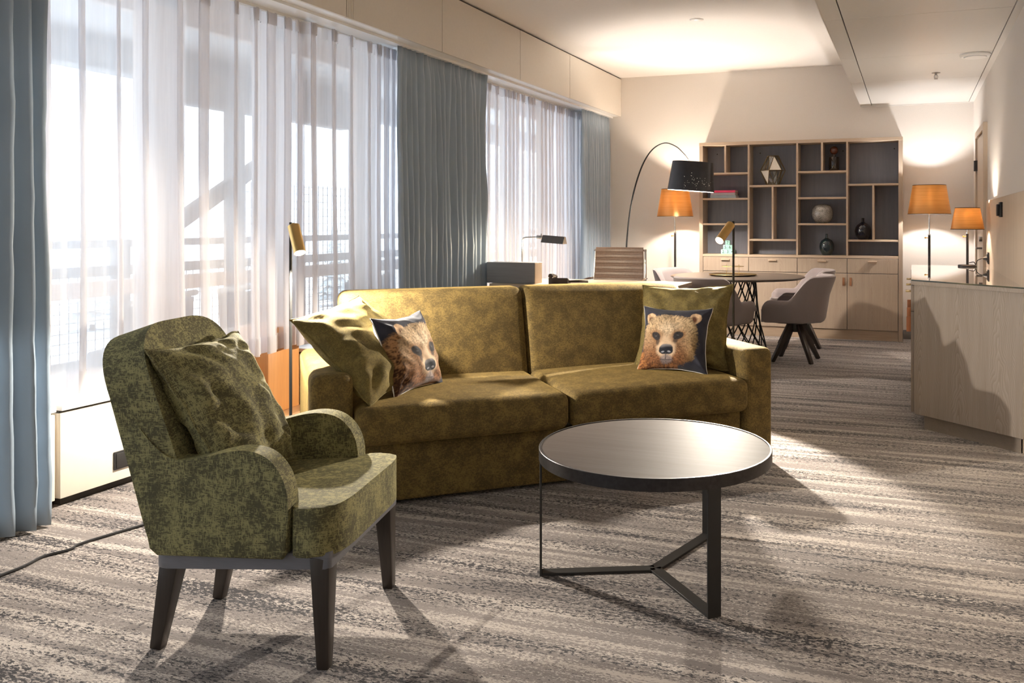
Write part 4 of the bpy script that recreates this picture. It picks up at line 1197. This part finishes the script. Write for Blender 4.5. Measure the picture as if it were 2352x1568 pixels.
# swivel office chair
oc = empty('office_chair', (-2.66, 7.72, 0), radians(-86), 'brown ribbed leather office chair pushed up behind the desk', 'chair')
def ribbed(u, v, side):
    # u across, v along; local x forward
    y = (u-0.5)*0.50
    return y
m = MB()
def backsurf(u, v, off):
    y = (u-0.5)*(0.50-0.03*v)
    ph = (v*9) % 1.0
    rib = 0.006*sin(pi*ph)**0.6
    x = -0.20-0.10*v-0.025*sin(pi*v)+0.03*(abs(u-0.5)*2)**2 + (rib+0.01 if off else -0.012)
    return Vector((x, y, 0.50+0.50*v))
m.grid(10, 90, lambda u, v: backsurf(u, v, 1)); m.grid(10, 90, lambda u, v: backsurf(u, v, 0))
m.build('backrest', M['brownleather'], oc, recalc=False, ang=60)
m = MB()
def seatsurf(u, v, off):
    y = (u-0.5)*0.50; ph = (v*9) % 1
    rib = 0.006*sin(pi*ph)**0.6
    return Vector((-0.22+0.47*v, y, 0.475-0.02*sin(pi*v)-0.03*max(0, v-0.8)*5*(v-0.8)+(rib+0.01 if off else -0.012)))
m.grid(10, 90, lambda u, v: seatsurf(u, v, 1)); m.grid(10, 90, lambda u, v: seatsurf(u, v, 0))
m.build('seat', M['brownleather'], oc, recalc=False, ang=60)
for s in (-1, 1):
    MB().tube(catmull([(0.26, s*0.262, 0.44), (0.1, s*0.262, 0.455), (-0.15, s*0.262, 0.46), (-0.23, s*0.262, 0.52), (-0.27, s*0.258, 0.75), (-0.30, s*0.25, 0.975)], 6), 0.011, 10).build('side_frame', M['chrome'], oc)
    MB().tube(catmull([(-0.27, s*0.268, 0.70), (-0.1, s*0.285, 0.70), (0.08, s*0.285, 0.68), (0.12, s*0.28, 0.62), (0.06, s*0.27, 0.47)], 6), 0.011, 10).build('armrest', M['chrome'], oc)
MB().tube([(-0.298, -0.262, 0.972), (-0.298, 0.262, 0.972)], 0.011, 10).build('top_bar', M['chrome'], oc)
MB().cyl((0, 0, 0.10), (0, 0, 0.43), 0.025).build('column', M['chrome'], oc)
for i in range(5):
    a = 2*pi*i/5
    MB().bar((0.02*cos(a), 0.02*sin(a), 0.10), (0.30*cos(a), 0.30*sin(a), 0.075), 0.035, 0.03, 0.025, 0.018).build('leg', M['chrome'], oc)
    MB().cyl((0.30*cos(a)-0.012, 0.30*sin(a), 0.03), (0.30*cos(a)+0.012, 0.30*sin(a), 0.03), 0.03, n=16).build('caster', M['black'], oc)

# ------------------------------------------------------------------ dining table and chairs
dt = empty('dining_table', (-1.553, 8.13, 0), 0, 'round dark wood dining table on a black lattice base', 'table')
MB().lathe([(0, 0.718), (0.60, 0.718), (0.626, 0.730), (0.628, 0.735), (0.624, 0.740), (0, 0.740)], n=96).build('tabletop', M['dinetop'], dt)
m = MB()
def rad(z): return 0.172+0.055*max(0, (0.72-z)/0.72)+0.07*max(0, (0.45-z)/0.45)**1.6
NB = 14
for i in range(NB):
    for s in (-1, 1):
        pts = [(rad(z)*cos(2*pi*i/NB+s*(0.72-z)*2.1), rad(z)*sin(2*pi*i/NB+s*(0.72-z)*2.1), z) for z in [0.718*k_/22 for k_ in range(23)]]
        m.tube(pts, 0.0062, 6)
for z, R_ in ((0.006, rad(0)), (0.712, rad(0.712))):
    m.tube([(R_*cos(a), R_*sin(a), z) for a in [2*pi*i/48 for i in range(48)]], 0.0065, 6, closed=True)
m.build('lattice_base', M['blackm'], dt)
tr = empty('tray', (-1.595, 8.13, 0.7405), 0, 'round pale gold tray with a small raised disc on the dining table', 'tray')
MB().lathe([(0, 0.004), (0.205, 0.004), (0.225, 0.014), (0.227, 0.013), (0.207, 0.0), (0, 0.0)], n=64).build('dish', M['gold'], tr)
for s in (-1, 1):
    MB().cyl((s*0.06, 0, 0.004), (s*0.06, 0, 0.105), 0.0022, n=10).build('stem', M['gold'], tr)
MB().lathe([(0, 0.086), (0.104, 0.086), (0.106, 0.089), (0, 0.090)], n=48).build('raised_disc', M['gold'], tr)

def tub_chair(x, y, rz, label):
    t = empty('tub_chair', (x, y, 0), rz, label, 'chair', 'felt tub chairs at the dining table')
    m = MB(); NS = 60
    def plan(s):                         # s -1..1, from one arm front round the back to the other
        a = s*pi*0.5
        # straight arms then a rounded back
        L = 0.30; Rr = 0.235; tot = 2*(0.27)+pi*Rr
        d_ = (s+1)/2*tot
        hwid = 0.285
        if d_ < 0.27: p = Vector((0.235-d_, -hwid)); n = Vector((0, -1))
        elif d_ > tot-0.27: p = Vector((0.235-(tot-d_), hwid)); n = Vector((0, 1))
        else:
            th = (d_-0.27)/Rr
            p = Vector((-0.035-Rr*1.02*sin(th), -hwid*cos(th))); n = Vector((-sin(th), -cos(th)))
        return p, n
    def topz(s):
        a = abs(s)
        q = max(0, min(1, (0.66-a)/(0.66-0.36))); q = q*q*(3-2*q)
        e = max(0, (a-0.90)/0.10)
        return 0.560+0.215*q-0.055*e*e
    def prof(s):
        p, n = plan(s); z1 = topz(s); zb = 0.365
        e = max(0, (abs(s)-0.93)/0.07)
        th = 0.046*(1-0.55*e*e)
        out = []
        for (k_, z, o) in ((0, zb, -0.045), (1, zb+0.004, -0.02), (2, zb+0.03, -0.008), (3, zb+0.10, 0.004), (4, (zb+z1)/2+0.03, 0.016), (5, z1-0.035, 0.026+0.02*(z1-0.56)), (6, z1-0.012, 0.025+0.02*(z1-0.56)), (7, z1, 0.012), (8, z1-0.001, -0.008), (9, z1-0.014, -th+0.014), (10, z1-0.05, -th), (11, 0.46, -th-0.006), (12, 0.42, -th-0.01)):
            q = p+n*o
            xx = q.x + (-0.05*max(0, (z-0.56))/0.2*max(0, -n.x))
            out.append(Vector((xx, q.y, z)))
        return out
    rings = [[m.bm.verts.new(v) for v in prof(-1+2*i/NS)] for i in range(NS+1)]
    for i in range(NS):
        for k_ in range(13):
            k2 = (k_+1) % 13
            m.bm.faces.new((rings[i][k_], rings[i+1][k_], rings[i+1][k2], rings[i][k2]))
    m.bm.faces.new(rings[0]); m.bm.faces.new(list(reversed(rings[-1])))
    m.build('shell', M['felt'], t, ang=55)
    st = round_poly([(-0.24, -0.235), (0.262, -0.262), (0.262, 0.262), (-0.24, 0.235)], [0.18, 0.05, 0.05, 0.18], 8)
    MB().prism(st, 0.358, 0.470, 'xy', bev=0.03, seg=4).build('seat', M['felt'], t, ang=50)
    MB().b2(-0.13, 0.13, -0.13, 0.13, 0.340, 0.360, bev=0.002).build('mounting_plate', M['blackm'], t)
    MB().cyl((0, 0, 0.26), (0, 0, 0.345), 0.05, n=24).build('swivel_hub', M['blackm'], t)
    for i in range(4):
        a = radians(45+90*i)
        MB().bar((0.05*cos(a), 0.05*sin(a), 0.325), (0.245*cos(a), 0.245*sin(a), 0.0), 0.042, 0.05, 0.03, 0.034, up=(-sin(a)*0, 0, 1), bev=0.003).build('leg', M['darkleg'], t)
    return t
pc = tub_chair(-0.985, 7.93, radians(176), 'mauve grey tub chair on dark splayed legs, right front of dining table')
copy_tree(pc, None, (-1.06, 8.83, 0), radians(196), 'tub chair at the right side of dining table, nearest the bookcase')
copy_tree(pc, None, (-1.65, 7.47, 0), radians(68), 'tub chair with its back towards the sofa, left front of dining table')
copy_tree(pc, None, (-2.14, 8.52, 0), radians(-22), 'tub chair with bright cream lit backrest, beyond the dining table by copper lamp')

# ------------------------------------------------------------------ ceiling fittings
t = MB().lathe([(0, -0.012), (0.045, -0.012), (0.058, -0.004), (0.060, 0), (0, 0)], n=40).build('smoke_detector', M['white'], loc=(-1.712, 7.155, ZC))
tag(t, 'small flat white disc on the upper ceiling', 'detector')
t = empty('ceiling_vent', (0.45, 7.0, ZS), 0, 'round white air vent in the lowered ceiling panels', 'vent')
MB().lathe([(0.07, 0), (0.105, 0), (0.107, -0.012), (0.098, -0.022), (0.082, -0.022), (0.078, -0.008)], n=48, close=True).build('ring', M['white'], t)
MB().lathe([(0, -0.008), (0.078, -0.014), (0.076, -0.028), (0, -0.034)], n=48).build('disc', M['white'], t)
t = empty('sprinkler', (0.196, 7.773, ZS+0.002), 0, 'small chrome fire sprinkler hanging from the lowered ceiling', 'sprinkler')
MB().lathe([(0, 0), (0.036, 0), (0.034, -0.006), (0.012, -0.01), (0, -0.01)], n=32).build('escutcheon', M['steel'], t)
m = MB().cyl((0, 0, -0.008), (0, 0, -0.022), 0.010, n=16)
for s in (-1, 1): m.tube(catmull([(s*0.009, 0, -0.02), (s*0.014, 0, -0.035), (s*0.009, 0, -0.048), (0, 0, -0.053)], 5), 0.0028, 8)
m.cyl((0, 0, -0.053), (0, 0, -0.056), 0.016, n=20).cyl((0, 0, -0.022), (0, 0, -0.052), 0.003, n=8)
m.build('head', M['steel'], t)
for x, y, lab in ((0.20, 4.0, 'recessed round ceiling light over the end of the sideboard'), (-0.05, 1.0, 'added fill light in the ceiling above the carpet near the camera')):  # the one near the camera is an added fill light, out of view
    t = empty('ceiling_light', (x, y, ZS), 0, lab, 'ceiling light')
    MB().lathe([(0.036, 0), (0.05, 0), (0.049, -0.004), (0.038, -0.004)], n=32, close=True).build('ring', M['white'], t)
    MB().cyl((0, 0, -0.001), (0, 0, 0.001), 0.036, n=24).build('lens', M['bulbsoft'], t)
    s = light('SPOT', 'ceiling_and_fill_spot', (0, 0, -0.01), 45 if y > 3 else 8, (1.0, 0.88, 0.68), 0.03, t, spot_size=radians(80), spot_blend=0.9)
    aim(s, (0.12, 0.0, -1) if y > 3 else (0, 0.1, -1))

# ------------------------------------------------------------------ daylight, camera, render settings
W = bpy.data.worlds.new('overcast'); S.world = W; W.use_nodes = True
nt = W.node_tree; bg = nt.nodes['Background']
tc = nt.nodes.new('ShaderNodeTexCoord'); sp_ = nt.nodes.new('ShaderNodeSeparateXYZ'); rp_ = nt.nodes.new('ShaderNodeValToRGB')
nt.links.new(tc.outputs['Generated'], sp_.inputs[0]); nt.links.new(sp_.outputs['Z'], rp_.inputs[0]); nt.links.new(rp_.outputs['Color'], bg.inputs['Color'])
rp_.color_ramp.elements[0].position = 0.0; rp_.color_ramp.elements[0].color = (0.72, 0.83, 0.98, 1)
rp_.color_ramp.elements[1].position = 0.35; rp_.color_ramp.elements[1].color = (0.84, 0.92, 1.0, 1)
bg.inputs['Strength'].default_value = 2.4

cd = bpy.data.cameras.new('camera'); cam = bpy.data.objects.new('camera', cd); COL.objects.link(cam)
cam.location = (0, 0, 1.25)
cam.rotation_euler = (pi/2, 0, yw)
cd.sensor_width = 36; cd.lens = f_/2352*36
cd.shift_x = (1176-cx_)/2352; cd.shift_y = -(784-hy_)/2352
cd.clip_start = 0.05; cd.clip_end = 400
S.camera = cam
S.view_settings.view_transform = 'Standard'; S.view_settings.look = 'None'; S.view_settings.gamma = 1.0
S.view_settings.exposure = 1.38
S.view_settings.use_curve_mapping = False
cy = S.cycles
cy.use_denoising = True
cy.max_bounces = 10; cy.diffuse_bounces = 5; cy.glossy_bounces = 4; cy.transmission_bounces = 4; cy.transparent_max_bounces = 40
cy.sample_clamp_indirect = 6.0
cy.caustics_reflective = False; cy.caustics_refractive = False
